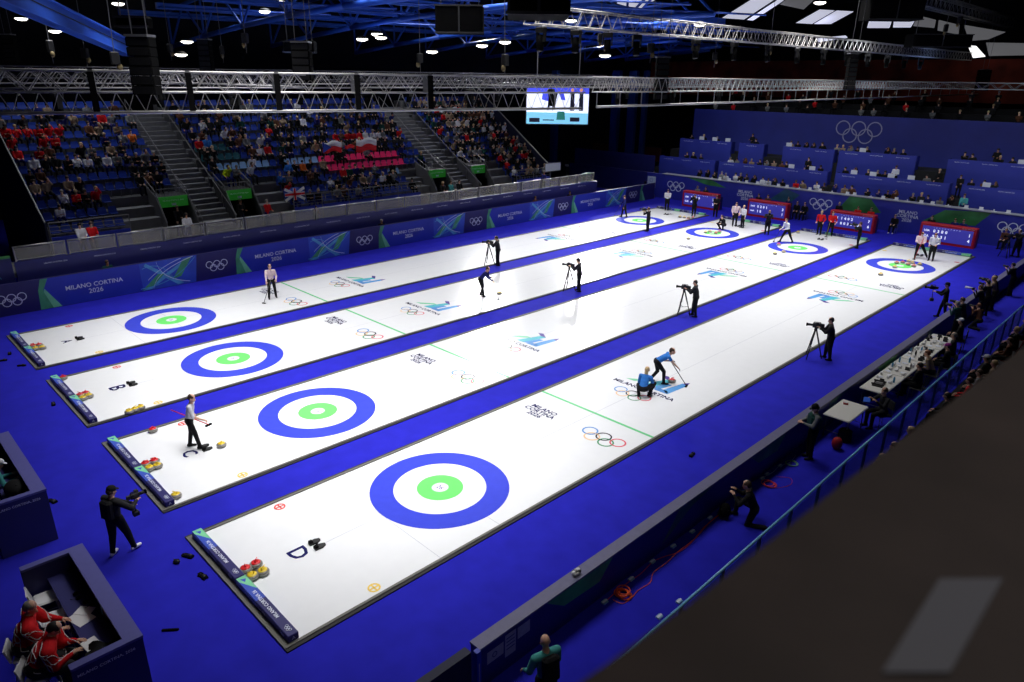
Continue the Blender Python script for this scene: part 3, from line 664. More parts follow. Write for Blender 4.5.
def rigcam(lb, p, deg, big=False):
    """hand-held film camera, centre p, lens pointing deg"""
    t = thing('handheld_camera', lb, 'camera', tuple(p), math.radians(deg-90))
    q = MB(); q.rbox(-.06, .06, -.14, .1, -.07, .08, black, .012); q.box(-.045, .045, -.24, -.14, -.05, .06, dgrey); cbd = q.build('camera_body', t)
    q = MB(); q.tube((0, .1, 0), (0, .24, 0), .048, black, 14, .055); q.tube((0, .24, 0), (0, .30, 0), .062, blackm, 14, .066); q.build('lens', cbd)
    q = MB(); q.rbox(-.11, -.05, .0, .1, .06, .13, dgrey, .008); q.tube((0, -.12, .13), (0, .09, .13), .012, black, 6); q.tube((0, -.12, .08), (0, -.12, .13), .01, black, 6); q.tube((0, .09, .08), (0, .09, .13), .01, black, 6); q.build('handle', t)
    if big:
        q = MB(); q.tube((0, -.05, -.07), (0, -.08, -.5), .014, dgrey, 8); q.rbox(-.08, .08, -.16, .0, -.62, -.48, black, .015); q.build('stabiliser', t)
    return t
A = lambda n: PPL[n]
# sweeper etc. -------------------------------------------------------
# 1 photographer, bottom left, seen from behind, walking towards upper right
def backpack(t, info):
    q = MB(); c = info['ch']; f = info['fw']; M = Matrix((info['lat'], f, info['sp'].normalized())).transposed().to_4x4(); M.translation = c-info['sp']*.38-f*.13
    q.rbox(-.15, .15, -.09, .06, -.22, .2, cl('black'), .04, M); b = q.build('backpack', t)
p1, i1 = person('camera operator in black cap and white soled shoes standing behind the near sheet ends', A('photog'), 122,
    pose(pel=(0, 0, .93), spine=(.02, .02, .5), fR=(.2, .18, .08), fL=(-.12, -.12, .08), hR=(.34, .36, 1.22), hL=(.2, .38, 1.12), look=(.35, 1, -.3), shy=-.15, eR=(.6, -.6, -.5), eL=(-.3, -.4, -1), fat=1.2, toeL=(-.2, 1, 0), toeR=(.2, 1, 0)),
    top='charcoal', legs='black', shoe='white', cap='black', hairc='brown', vox=.016, extra=backpack)
rigcam('black gimbal camera held by the operator in black near the sheet ends', w_of(p1, (.27, .42, 1.3)), 95, True).scale = (.78,)*3
# curler on C
p, i_ = person('curler in white shirt and black trousers standing by the near hack of sheet C', A('curlC'), 55,
    pose(spine=(0, .12, .49), fR=(.13, .22, .08), fL=(-.1, -.12, .08), hR=(.22, .42, 1.0), hL=(-.32, .05, .95), look=(.2, 1, -.25), sleeve='short'), top='white', hairc='brown', vox=.016)
broom(w_of(p, (-.5, -.6, 1.02)), w_of(p, (.42, .62, .9)), 'red and white broom tucked under the arm of the curler in white on sheet C', 'red')
# curler on A
p, i_ = person('curler in pale pink top standing at the near hog line of the farthest sheet', A('curlA'), -20,
    pose(fR=(.18, .06, .08), fL=(-.16, -.08, .08), hR=(.25, .38, .98), hL=(-.2, .3, 1.0), look=(0, 1, -.2)), top='pinkwhite', hairc='black', vox=.02)
broom(w_of(p, (.0, .3, 1.1)), w_of(p, (.5, .75, .022)), 'dark broom held out by the curler in pink at the hog line of sheet A', 'charcoal')
# sweeper on B
p, i_ = person('sweeper in navy shirt bending over a broom on the third nearest sheet', A('sweepB'), 20,
    pose(pel=(0, -.12, .9), spine=(0, .32, .38), fR=(.13, .12, .08), fL=(-.13, -.2, .08), hR=(.12, .62, .88), hL=(.02, .5, 1.05), look=(0, 1, -.6)), top='navy', legs='black', hairc='brown', vox=.02)
broom(w_of(p, (0, .46, 1.12)), w_of(p, (.16, .95, .022)), 'black broom pushed along the ice by the sweeper in navy on sheet B', 'black')
# sweeper on D
p, i_ = person('sweeper in bright blue shirt with black glove leaning on a broom on the nearest sheet', (A('sweepD')[0], A('sweepD')[1]), 42,
    pose(pel=(0, -.08, .84), spine=(.02, .42, .27), fR=(.14, .2, .08), fL=(-.12, -.25, .08), kR=(.1, 1, 0), hR=(.14, .7, .62), hL=(-.02, .42, .86), look=(.3, 1, -.1), sleeve='tee'), top='blue', legs='black', shoe='charcoal', hairc='brown', glove='black', vox=.016)
broom(w_of(p, (-.06, .3, 1.0)), w_of(p, (.26, .98, .022)), 'black broom in front of the sliding stone on the nearest sheet', 'black')
# crouching woman D
p, i_ = person('curler with blonde hair in bright blue shirt crouching on the emblem of the nearest sheet', A('crouchD'), 105,
    pose(pel=(0, 0, .36), spine=(0, .26, .4), fR=(.14, .28, .08), fL=(-.14, .05, .08), kR=(.5, 1, .3), kL=(-.5, 1, .3), hR=(.22, .52, .3), hL=(-.22, .5, .3), look=(0, 1, 0), toeR=(.2, 1, 0), toeL=(-.2, 1, 0)), top='blue', legs='black', hairc='blonde', hstyle='bun', vox=.016)
# TV camera operators
def operator(key, lb, lbc, cdeg, off, top='charcoal', cap=None, hairc='black', hz=1.42):
    bx, by = A(key); c = math.radians(cdeg); ux, uy = math.cos(c), math.sin(c)
    pe, ii = person(lb, (bx, by), cdeg, pose(fR=(.14, .1, .08), fL=(-.14, -.08, .08), hR=(.14, .44, 1.22), hL=(-.12, .44, 1.28), spine=(0, .07, .5), look=(0, 1, -.2), fat=1.32), top=top, cap=cap, hairc=hairc, vox=.02)
    cam_tripod(lbc, (bx+ux*off, by+uy*off), cdeg, hz)
operator('camAB', 'camera operator in dark clothes behind a tripod between sheets A and B', 'tripod television camera between the farthest two sheets, pointing left', 215, .55)
operator('camBC', 'camera operator in dark jacket behind a tripod between sheets B and C', 'tripod television camera on the blue walkway between sheets B and C', 205, .55, cap='charcoal')
operator('camCD', 'camera operator in dark jacket behind a tripod between sheets C and D', 'tripod television camera on the blue walkway between sheets C and D', 205, .55)
operator('camD', 'camera operator in black behind a tripod on the carpet right of the nearest sheet', 'tripod television camera beside the right edge of the nearest sheet', 205, .58, top='black')
operator('camR', 'camera operator in black at the far right corner by the far wall', 'tripod television camera in the far right corner below the wall rings', 235, .75, top='black')
# people at the far end
def simple(key, lb, deg, P=None, loc=None, **k):
    P = dict(P or pose()); P['fat'] = max(P['fat'], 1.15)
    return person(lb, loc or A(key), deg, P, vox=.026, **k)
HC = pose(hR=(.12, .34, 1.42), hL=(-.05, .36, 1.38), eR=(.8, -.2, -.8), eL=(-.8, -.2, -.8), look=(0, 1, -.05))
p, _ = simple('offA', 'curler in navy with a broom walking into the far house of the farthest sheet', 225, pose(fR=(.1, .2, .08), fL=(-.1, -.2, .08), hR=(.3, .3, .9)), top='navy', hairc='brown')
broom(w_of(p, (.25, .2, 1.1)), w_of(p, (.45, .7, .022)), 'dark broom carried by the curler in navy in the far house of sheet A', 'charcoal')
p, _ = simple('camAB2', 'camera operator in black filming far along the walkway between sheets A and B', 190, HC, top='black')
rigcam('black shoulder camera filming at the far part of the walkway between sheets A and B', w_of(p, (.03, .42, 1.52)), 190)
simple('whiteA', 'person in white jacket standing behind the far house of the farthest sheet', -60, pose(hR=(.12, .3, 1.2), hL=(-.1, .3, 1.2)), top='white', hairc='black')
p, _ = simple('camA', 'camera operator in black standing at the far end of the farthest sheet', -80, HC, top='black'); rigcam('black hand camera aimed by the operator at the far end of sheet A', w_of(p, (.03, .42, 1.52)), -80)
simple('darkAB', 'person in black standing between the far ends of sheets A and B', -70, pose(hR=(.1, .25, 1.1), hL=(-.1, .25, 1.1)), top='black', hairc='brown')
simple('crouchB', 'curler in dark clothes crouching behind the far house of sheet B', 250, pose(pel=(0, 0, .36), spine=(0, .22, .42), fR=(.14, .2, .08), fL=(-.14, .2, .08), kR=(.6, 1, .3), kL=(-.6, 1, .3), hR=(.2, .45, .5), hL=(-.2, .45, .5)), top='black', hairc='brown')
simple('whB1', 'taller of two curlers in white tops standing behind the far house of sheet B', -60, pose(hR=(.2, .2, .95), hL=(-.25, .2, 1.0)), top='pinkwhite', hairc='brown', scale=1.04)
simple('whB2', 'shorter of two curlers in white tops standing behind the far house of sheet B', -110, pose(hR=(.2, .2, 1.0)), top='white', hairc='blonde', scale=.97)
p, _ = simple('camBC2', 'camera operator in black at the far end of the walkway between sheets B and C', -60, HC, top='black'); rigcam('black hand camera aimed by the operator between the far ends of sheets B and C', w_of(p, (.03, .42, 1.52)), -60)
p, _ = simple('whC', 'curler in white top leaning forward with feet apart in the far house of sheet C', 240, pose(pel=(0, 0, .86), spine=(0, .16, .47), fR=(.2, .35, .08), fL=(-.2, -.35, .08), hR=(.2, .4, .9), hL=(-.2, .4, .95)), top='white', hairc='black')
broom(w_of(p, (.2, .35, 1.0)), w_of(p, (.3, .75, .022)), 'black broom of the curler in white in the far house of sheet C', 'black')
simple('red1', 'left of two curlers in red jackets standing behind the far house of sheet C', -90, pose(hR=(.25, .1, .95), hL=(-.25, .1, .95), fat=1.1), top='red', hairc='blonde')
p, _ = simple('red2', 'right of two curlers in red jackets standing behind the far house of sheet C', -70, pose(fR=(.2, .1, .08), hR=(.1, .3, 1.1), hL=(-.25, .1, .95)), top='red', hairc='brown')
broom(w_of(p, (.1, .32, 1.15)), w_of(p, (.2, .6, .022)), 'yellow broom held by the right curler in red at the far end of sheet C', 'beige')
p, _ = simple('camCD2', 'camera operator in black at the far end of the walkway between sheets C and D', 200, HC, top='black'); rigcam('black hand camera aimed by the operator between the far ends of sheets C and D', w_of(p, (.03, .42, 1.52)), 200)
p, _ = simple('wD1', 'curler in pink top striding with a broom behind the far house of sheet D', -70, pose(pel=(0, 0, .88), fR=(.15, .1, .08), fL=(-.55, -.15, .08), hR=(.15, .35, 1.1), hL=(-.15, .35, 1.05), look=(-.2, 1, -.4)), top='pinkwhite', hairc='auburn')
broom(w_of(p, (-.1, .3, 1.35)), w_of(p, (.2, .5, .022)), 'red broom held by the striding curler at the far end of sheet D', 'red')
simple('wD2', 'curler in white top right of the striding curler at the far end of sheet D', -90, pose(hR=(.2, .2, 1.0), hL=(-.2, .2, 1.05)), top='white', hairc='auburn')
SIT = dict(pel=(0, 0, .5), spine=(0, .06, .5), fR=(.13, .42, .08), fL=(-.13, .42, .08), kR=(.1, 1, .6), kL=(-.1, 1, .6), hR=(.13, .35, .66), hL=(-.13, .35, .66))
def chair(lb, x, y, deg, col=dgrey, h=.45, z=0):
    t = thing('side_chair', lb, 'chair', (x, y, z), math.radians(deg-90), 'plain chairs around the carpet edge')
    MB().rbox(-.21, .21, -.2, .22, h-.04, h, col, .02).build('seat', t)
    MB().rbox(-.2, .2, -.24, -.2, h+.15, h+.45, col, .015).build('backrest', t)
    for sx in (-1, 1):
        for sy in (-1, 1):
            q = MB(); q.tube((sx*.19, sy*.2, 0), (sx*.18, sy*.19, h-.04 if sy > 0 else h+.2), .012, steel, 6); q.build('leg', t)
    return t
def sitter(lb, x, y, deg, h=.45, chairlb=None, z=0, **k):
    P = pose(**{**SIT, 'pel': (0, 0, h+.1)}); P.update(k.pop('P', {}))
    t = person(lb, (x, y), deg, P, z=z, vox=k.pop('vox', .024), **k)
    if chairlb: chair(chairlb, x, y, deg, h=h, z=z)
    return t
sitter('person in black seated against the far wall between the second and third scoreboards', A('seated1')[0], 44.75, -90, chairlb='dark chair by the far wall between the second and third scoreboards', hairc='black')
sitter('second person in black seated against the far wall left of the rings', -11.0, 44.8, -80, chairlb='dark chair by the far wall beside the third scoreboard', hairc='brown')
sitter('person in black with white shoes seated by the far wall under the Milano Cortina lettering', A('seated2')[0]+.1, 44.7, -90, chairlb='dark chair by the far wall under the right Milano Cortina lettering', hairc='brown', shoe='white')
sitter('person in brown and black seated by the far wall right of the nearest scoreboard', 3.0, 44.75, -100, chairlb='dark chair by the far wall right of the nearest scoreboard', hairc='brown', top='brown')
for n, (px, py, c, lb, hc_) in enumerate((
    (700, 189, 'grey', 'left official seated behind the farthest scoreboard', 'grey'), (708.5, 190, 'charcoal', 'right official seated behind the farthest scoreboard', 'brown'),
    (756, 198, 'black', 'left official in black behind the scoreboard of sheet B', 'black'), (766, 199, 'brown', 'middle official behind the scoreboard of sheet B', 'brown'), (785.5, 202, 'navy', 'right official in dark blue behind the scoreboard of sheet B', 'black'),
    (840, 205, 'black', 'official in black behind the left end of the scoreboard of sheet C', 'grey'), (855.6, 211, 'red', 'left official in red jacket behind the scoreboard of sheet C', 'brown'), (868, 213, 'red', 'right official in red jacket leaning behind the scoreboard of sheet C', 'black'),
    (934, 219, 'black', 'left official in black behind the nearest scoreboard', 'black'), (954.6, 223, 'navy', 'middle official in navy behind the nearest scoreboard', 'brown'), (964.5, 223.5, 'navy', 'right official in dark blue behind the nearest scoreboard', 'black'))):
    pt = gz(px, py, 1.3 if n != 5 else 1.5)
    sitter(lb, pt.x, 44.55, -90, h=.72 if n != 5 else .85, z=0.0, top=c, hairc=hc_, chairlb='dark chair behind '+['left of the farthest scoreboard', 'right of the farthest scoreboard', 'the left of the scoreboard of sheet B', 'the middle of the scoreboard of sheet B', 'the right of the scoreboard of sheet B', 'the left of the scoreboard of sheet C', 'the middle of the scoreboard of sheet C', 'the right of the scoreboard of sheet C', 'the left of the nearest scoreboard', 'the middle of the nearest scoreboard', 'the right of the nearest scoreboard'][n], group='officials behind the scoreboards', vox=.03)
# ================================================================== LEFT GRANDSTAND
RX = lambda k: -27.5-.8*k
VOM = [(3.45, 5.1), (7.25, 8.85), (22.15, 23.8), (26.2, 27.75)]
STAIR = [(5.15, 7.2), (23.85, 26.15)]
LOWGAP = [(1.55, 5.12), (7.22, 10.9), (20.6, 23.82), (26.17, 30.1)]
Q = MB()
segs = [(-2.1, 5.15), (7.2, 23.85), (26.15, 34.0)]
for k in range(13):
    for a, b in segs:
        parts = [(a, b)]
        if k < 3:
            for va, vb in VOM:
                np_ = []
                for c, d in parts:
                    if va >= c-.1 and vb <= d+.1:
                        if va-c > .1: np_.append((c, va))
                        if d-vb > .1: np_.append((vb, d))
                    else: np_.append((c, d))
                parts = np_
        for c, d in parts: Q.box(RX(k+1), RX(k), c, d, 1.0, 2.25+.5*k, conc if k < 3 else midgrey)
struct(Q.build('trim_10'))
for n, (a, b) in enumerate(STAIR):
    t = thing('stairway', 'grey stairway with handrails climbing between the %s seating blocks' % ['left and middle', 'middle and right'][n], 'stairs', (-27.5, (a+b)/2, 1.6))
    Q = MB(); H = (b-a)/2
    N = 25
    for j in range(N):
        z = 1.6+.25*(j+1)-1.6-.05; x1 = .45-.4*j
        Q.box(x1-.4, x1, -H, H, -.6 if j else 0, z+.0, conc)
    Q.build('steps', t)
    Q = MB()
    for j in range(0, N, 2): Q.box(.45-.4*j-.04, .452-.4*j, -H+.05, H-.05, .25*(j+1)-.05-.03, .25*(j+1)-.046, white if j in (2, 4, 6, 12) else alu_d)
    Q.build('edge_strips', t)
    for sy in (-1, 1):
        Q = MB(); y = sy*(H-.06)
        Q.tube((.4, y, 1.0), (-9.2, y, 7.0), .025, alu_d, 6)
        for j in range(0, 25, 4): Q.tube((.3-.4*j, y, .2+.25*j), (.3-.4*j, y, 1.06+.25*j), .02, alu_d, 6)
        Q.build('handrail', t)
for n, (a, b) in enumerate(VOM):
    t = thing('stand_entrance', 'dark grandstand entrance under a green sign, %s from the left' % ordn(n+1), 'entrance', (-28.5, (a+b)/2, 1.6), 0, 'grandstand entrances'); H = (b-a)/2
    MB().box(-1.4, 0, -H, H, 1.62, 2.2, dgrey).build('lintel', t)
    MB().box(-1.45, -1.35, -H, H, -.6, 1.65, blackm).build('passage_shade', t)  # black sheet standing in for the shade inside the entrance
    g = MB(); g.box(.001, .03, -H+.05, H-.05, 1.62, 2.2, mat('sign_green', (40, 150, 40), .5, emit=.12)); sg = g.build('green_sign', t); sg['label'] = 'green sign with white lettering'
    g = MB(); text(g, 'MILANO CORTINA 2026', 1.1, offwhite, basis((.034, 0, 1.98), (0, 1, 0), (0, 0, 1))); g.box(.031, .035, -.12, .12, 1.7, 1.82, offwhite); g.build('sign_lettering', t)
    for sy in (-1, 1):
        q = MB(); y = sy*(H+.02)
        q.add([(1.0, y-.02, -.0), (1.0, y-.02, .9), (-.1, y-.02, 2.2), (-1.5, y-.02, 2.75), (-1.5, y-.02, 0), (1.0, y+.02, 0), (1.0, y+.02, .9), (-.1, y+.02, 2.2), (-1.5, y+.02, 2.75), (-1.5, y+.02, 0)],
              [(0, 1, 2, 3, 4), (9, 8, 7, 6, 5)]+[(i, 5+i, 5+(i+1) % 5, (i+1) % 5) for i in range(5)], midgrey if n != 1 else dgrey); q.build('side_panel', t)
        q = MB(); q.tube((1.0, y, 1.0), (-.1, y, 2.5), .025, alu_d, 6); q.tube((-.1, y, 2.5), (-1.5, y, 3.1), .025, alu_d, 6); q.tube((1.0, y, 0), (1.0, y, 1.0), .02, alu_d, 6); q.tube((-.1, y, 2.1), (-.1, y, 2.5), .02, alu_d, 6); q.build('handrail', t)
    q = MB(); q.tube((.0, -H, 2.62), (.0, H, 2.62), .03, alu_d, 6)
    for j in range(9): q.tube((0, -H+2*H*j/8, 2.2), (0, -H+2*H*j/8, 2.62), .012, alu_d, 5)
    q.build('front_rail', t)
# front panels with rails
for n, (a, b) in enumerate(((-2.1, 1.55), (10.9, 20.6), (30.1, 34.0))):
    t = thing('front_barrier', 'blue front panel with a grey rail below the %s seating block' % ['left', 'middle', 'right'][n], 'stand front', (-27.45, a, 1.6))
    w = b-a; MB().box(0, .06, 0, w, 0, .95, royal if n != 9 else navy).build('panel', t)
    q = MB()
    for z in (1.66, 1.45, 1.25, 1.08): q.tube((.03, 0, z), (.03, w, z), .026 if z > 1.6 else .012, alu_d, 6)
    q.build('rail', t)
    m_ = max(2, int(w/1.9))
    for j in range(m_+1): MB().tube((.05, w*j/m_, 0), (.05, w*j/m_, 1.66), .03, alu_d, 6).build('post', t)
# sloped end walls
for n, (y, lb) in enumerate(((-2.22, 'dark blue sloping side wall with rail at the left end of the grandstand'), (34.1, 'dark sloping side wall with rail at the right end of the grandstand'))):
    t = thing('stand_side_wall', lb, 'side wall', (-27.4, y, 0))
    q = MB(); pts = [(0, 0), (0, 3.25), (-10.4, 3.25+10.4*.66), (-10.4, 0)]
    vs = [(a, -.05, b) for a, b in pts]+[(a, .05, b) for a, b in pts]
    q.add(vs, [(0, 1, 2, 3), (7, 6, 5, 4)]+[(i, 4+i, 4+(i+1) % 4, (i+1) % 4) for i in range(4)], mat('side_wall_navy', (20, 24, 58), .8)); q.build('panel', t)
    q = MB(); q.tube((0, 0, 3.3), (-10.4, 0, 3.3+10.4*.66), .04, alu_d, 6); q.build('top_rail', t)
# lower left: dark gangway wall and printed barrier with a green edge
t = thing('side_barrier', 'dark blue barrier with pale lettering and green edge at the far left frame edge', 'barrier', (-24.2, -6.2, 0))
MB().box(-.9, -.75, -4, 1.9, 0, 2.35, navy).build('panel', t)
g = MB(); text(g, 'MILANO CORTINA', 2.2, cyan_p, basis((-.745, .3, 2.0), (0, 1, 0), (0, 0, 1))); text(g, 'MILANO CORTINA', 2.2, cyan_p, basis((-.745, .3, 1.55), (0, 1, 0), (0, 0, 1))); g.build('lettering', t)
MB().box(-.95, -.7, -4, 1.9, 2.35, 2.43, dgreen_p).build('top_edge', t)
# ---- seats
def seat_mesh(mt):
    q = MB()
    q.add([(-.1, -.21, .42), (.22, -.19, .45), (.22, .19, .45), (-.1, .21, .42), (-.1, -.21, .39), (.22, -.19, .42), (.22, .19, .42), (-.1, .21, .39)], [(0, 1, 2, 3), (7, 6, 5, 4), (0, 4, 5, 1), (1, 5, 6, 2), (2, 6, 7, 3), (3, 7, 4, 0)], mt)
    q.add([(-.1, -.21, .42), (-.1, .21, .42), (-.16, .21, .62), (-.18, .16, .78), (-.18, -.16, .78), (-.16, -.21, .62), (-.13, -.21, .42), (-.13, .21, .42), (-.19, .21, .62), (-.21, .16, .78), (-.21, -.16, .78), (-.19, -.21, .62)],
          [(0, 1, 2, 5), (5, 2, 3, 4), (11, 8, 7, 6), (10, 9, 8, 11), (0, 6, 7, 1), (1, 7, 8, 2), (2, 8, 9, 3), (3, 9, 10, 4), (4, 10, 11, 5), (5, 11, 6, 0)], mt)
    q.box(-.08, .0, -.02, .02, 0, .41, steel)
    return q
SM = {'blue': seat_mesh(seatb).mesh('stadium_seat'), 'pink': seat_mesh(mat('pink_card', (226, 46, 116), .6, emit=.06)).mesh('stadium_seat'), 'pale blue': seat_mesh(mat('pale_card', (150, 186, 226), .6)).mesh('stadium_seat'), 'teal': seat_mesh(mat('teal_seat', (30, 96, 110), .6)).mesh('stadium_seat')}
def SY(s): return -1.75+.5*s
def valid(k, s):
    y = SY(s)
    if y < -1.9 or y > 33.8: return False
    if any(a-.2 < y < b+.2 for a, b in STAIR): return False
    if k < 3 and any(a-.1 < y < b+.1 for a, b in LOWGAP): return False
    return True
def block(y): return 'left' if y < 5.1 else 'middle' if y < 23.9 else 'right'
occ = {}
for k, s, c in SPEC:
    s = max(0, s)
    while not valid(k, s) and s < 71: s += 1
    occ[(k, s)] = c
rs = random.Random(11)
def rc(): return rs.choice(['black', 'black', 'black', 'charcoal', 'charcoal', 'navy', 'brown', 'grey', 'grey', 'white', 'darkgreen', 'red', 'beige', 'black'])
cand = []
for k in range(11):
    for s in range(72):
        if not valid(k, s) or (k, s) in occ: continue
        y = SY(s); pr_ = 0
        if y > 26: pr_ = .8 if k > 0 else .45
        elif y > 7: pr_ = {0: .1, 1: .22, 2: .32, 3: .25, 4: .25}.get(k, .62)
        else: pr_ = .0 if k < 6 else .3 if k < 9 else .45
        if 15 < y < 21.5 and k in (3, 4): pr_ = .04
        if 8 < y < 11.6 and k == 4: pr_ = 0
        if rs.random() < pr_: cand.append((k, s))
rs.shuffle(cand)
for k, s in cand[:330]: occ[(k, s)] = rc()
def seat_kind(k, s):
    y = SY(s)
    if 15 < y < 21.5 and k in (3, 4): return 'pink'
    if (8 < y < 11.6 and k == 4) or (12.5 < y < 15 and k == 4) or (19.3 < y < 20.6 and k == 2): return 'pale blue'
    if 7.2 < y < 10 and k in (5, 6): return 'teal'
    return 'blue'
free = [(k, s) for k in range(12) for s in range(72) if valid(k, s) and (k, s) not in occ]
free.sort(key=lambda q: (Vector((RX(q[0])-.45, SY(q[1]), 2.25+.5*q[0]))-CL).length)
vis = []; rest = []
for q in free: (vis if len(vis) < 290 and q[0] < 10 else rest).append(q)
rowi = {}
for k, s in sorted(vis):
    y = SY(s); bk = block(y); rowi[(k, bk)] = rowi.get((k, bk), 0)+1
    kd = seat_kind(k, s)
    o = bpy.data.objects.new('stadium_seat', SM[kd]); COL.objects.link(o); o.location = (RX(k)-.45, y, 2.25+.5*k)
    tag(o, '%s plastic seat, %s row of %s block, %s empty one from left' % (kd, ordn(k+1), bk, ordn(rowi[(k, bk)])), 'seat', '%s seats of the %s seating block' % (kd, bk))
q = MB()
for k, s in rest+[a for a in occ]:
    kd = seat_kind(k, s); me = SM[kd]
    q.add([tuple(v.co) for v in me.vertices], [tuple(p.vertices) for p in me.polygons], me.materials[0], Matrix.Translation((RX(k)-.45, SY(s), 2.25+.5*k)))
tag(q.build('stadium_seats'), 'rows of blue stadium seats under and behind the spectators in the left grandstand', 'seats', kind='stuff')
# ---- spectators
ocm = objcol_mat('spectator_top'); hairm = [mat('hair_'+h, HAIRC[h], .7, noise=.2, scale=30) for h in ('brown', 'black', 'blonde', 'grey')]
SITP = dict(pel=(0, 0, .53), spine=(0, .05, .5), fR=(.13, .40, .08), fL=(-.13, .40, .08), kR=(.1, 1, .6), kL=(-.1, 1, .6))
VARP = [dict(hR=(.13, .35, .66), hL=(-.13, .35, .66)), dict(spine=(0, .2, .46), hR=(.1, .42, .75), hL=(-.1, .42, .75), look=(0, 1, -.3)), dict(hR=(.08, .34, .95), hL=(-.08, .34, .95), spine=(.03, .04, .5)),
        dict(hR=(.2, .2, .62), hL=(-.05, .3, 1.2), spine=(-.05, .1, .49), look=(-.4, 1, 0)), dict(spine=(.06, .12, .48), hR=(.25, .3, .66), hL=(-.2, .3, .66), look=(.6, 1, -.1))]
CM = {}
def crowd_mesh(v, h, lg, stand=False):
    key = (v, h, lg, stand)
    if key in CM: return CM[key]
    P = pose(**{**SITP, **VARP[v]}) if not stand else pose(hR=(.15, .3, 1.15 if v % 2 else .9), hL=(-.15, .3, 1.1))
    if (v, stand) not in CM:
        F, info = figure(P, .035, True, dict(skin='S', top='T', legs='L', shoe='H'), face=False)
        H = hair(info, 'HH'); F.add(H.v, H.f, 'HH', smooth=True); CM[(v, stand)] = F
    F = CM[(v, stand)]; G = MB(); G.v = F.v; G.f = F.f; G.mi = F.mi; G.smooth = F.smooth
    mp = {'S': skin_t[v % 2], 'T': ocm, 'L': cl(lg), 'H': blackm, 'HH': hairm[h]}
    G.mats = [mp.get(m_, m_) for m_ in F.mats]
    CM[key] = G.mesh('person'); return CM[key]
CROWDQ = []
def crowd(x, y, z, deg, c, lb, group, stand=False, h=None, lg=None, v=None, sc=None): CROWDQ.append((x, y, z, deg, c, lb, group, stand, h, lg, v, sc))
def crowd_make(x, y, z, deg, c, lb, group, stand=False, h=None, lg=None, v=None, sc=None):
    v = rs.randrange(5) if v is None else v; h = rs.choice((0, 1, 0, 1, 1, 2, 3)) if h is None else h; lg = lg or rs.choice(['black', 'navy', 'charcoal'])
    o = bpy.data.objects.new('person', crowd_mesh(v, h, lg, stand)); COL.objects.link(o)
    o.location = (x, y, z); o.rotation_euler.z = math.radians(deg-90+rs.uniform(-12, 12)); sc = sc or rs.uniform(.93, 1.05); o.scale = (sc,)*3
    cc = {'orange': (220, 110, 40), 'yellow-vested': (200, 220, 30)}.get(c) or CLOTH[c]
    k = rs.uniform(.85, 1.15); o.color = (*[min(1, q*k) for q in s2l(*cc)], 1)
    return tag(o, lb, 'person', group)
rowp = {}
for (k, s), c in sorted(occ.items()):
    y = SY(s); bk = block(y); rowp[(k, bk)] = rowp.get((k, bk), 0)+1
    crowd(RX(k)-.42, y, 2.25+.5*k, 0, c, 'spectator in %s, %s from left, %s row of the %s block' % (c if c != 'yellow-vested' else 'yellow vest', ordn(rowp[(k, bk)]), ordn(k+1), bk), 'spectators in the %s seating block' % bk)
# flags
def flag(p, w, h, deg, bands, lb, tri=None):
    t = thing('flag', lb, 'flag', p, math.radians(deg)); n = len(bands)
    q = MB()
    for i, mt in enumerate(bands):
        z1 = h*(1-i/n); z0 = h*(1-(i+1)/n); N = 10
        vs = []
        for j in range(N+1):
            y = w*j/N; x = .06*math.sin(j*1.1)
            for zz in (z0, z1): vs.append((x-.12*(h-zz), y, zz-.05*math.sin(j*.8)*w)); vs.append((x-.12*(h-zz)+.012, y, zz-.05*math.sin(j*.8)*w))
        fs = []
        for j in range(N): a = 4*j; fs += [(a, a+2, a+6, a+4), (a+1, a+5, a+7, a+3), (a, a+4, a+5, a+1), (a+2, a+3, a+7, a+6)]
        q.add(vs, fs, mt, smooth=True)
    q.build('cloth', t)
    if tri:
        q = MB(); q.add([(.04, 0, 0), (.04, 0, h), (.10, w*.42, h*.5), (.02, 0, 0), (.02, 0, h), (.08, w*.42, h*.5)], [(0, 2, 1), (3, 4, 5), (0, 1, 4, 3), (1, 2, 5, 4), (2, 0, 3, 5)], tri); q.build('wedge', t)
    return t
fr = mat('flag_red', (214, 30, 40), .8); fwh = mat('flag_white', (216, 216, 220), .8); fb = mat('flag_blue', (40, 70, 170), .8)
def onrow(px, py, k, up=.9): return gx(px, py, RX(k)-.3+.35)
p = onrow(323, 153, 4); flag((p.x, p.y, p.z), 1.5, .7, 0, [fwh, fr], 'white and red flag with blue wedge draped over seats in the middle block', fb)
p = onrow(357, 152, 4); flag((p.x, p.y, p.z), 1.7, .85, 0, [fwh, fr], 'large white over red flag held above the pink seats')
p = onrow(515, 151, 4); flag((p.x, p.y, p.z), 1.0, .55, 0, [fwh, fr], 'small white over red flag held up in the right seating block')
p = onrow(345, 149, 4); flag((p.x, p.y, p.z), .8, .25, 0, [fr, fr], 'red scarf spread between the two flags in the middle block')
p = gx(285, 201, -27.3)
t = flag((p.x, p.y, p.z), 1.3, .7, 0, [fb], 'blue flag with red and white crossed bands hanging at the front of the middle block')
q = MB()
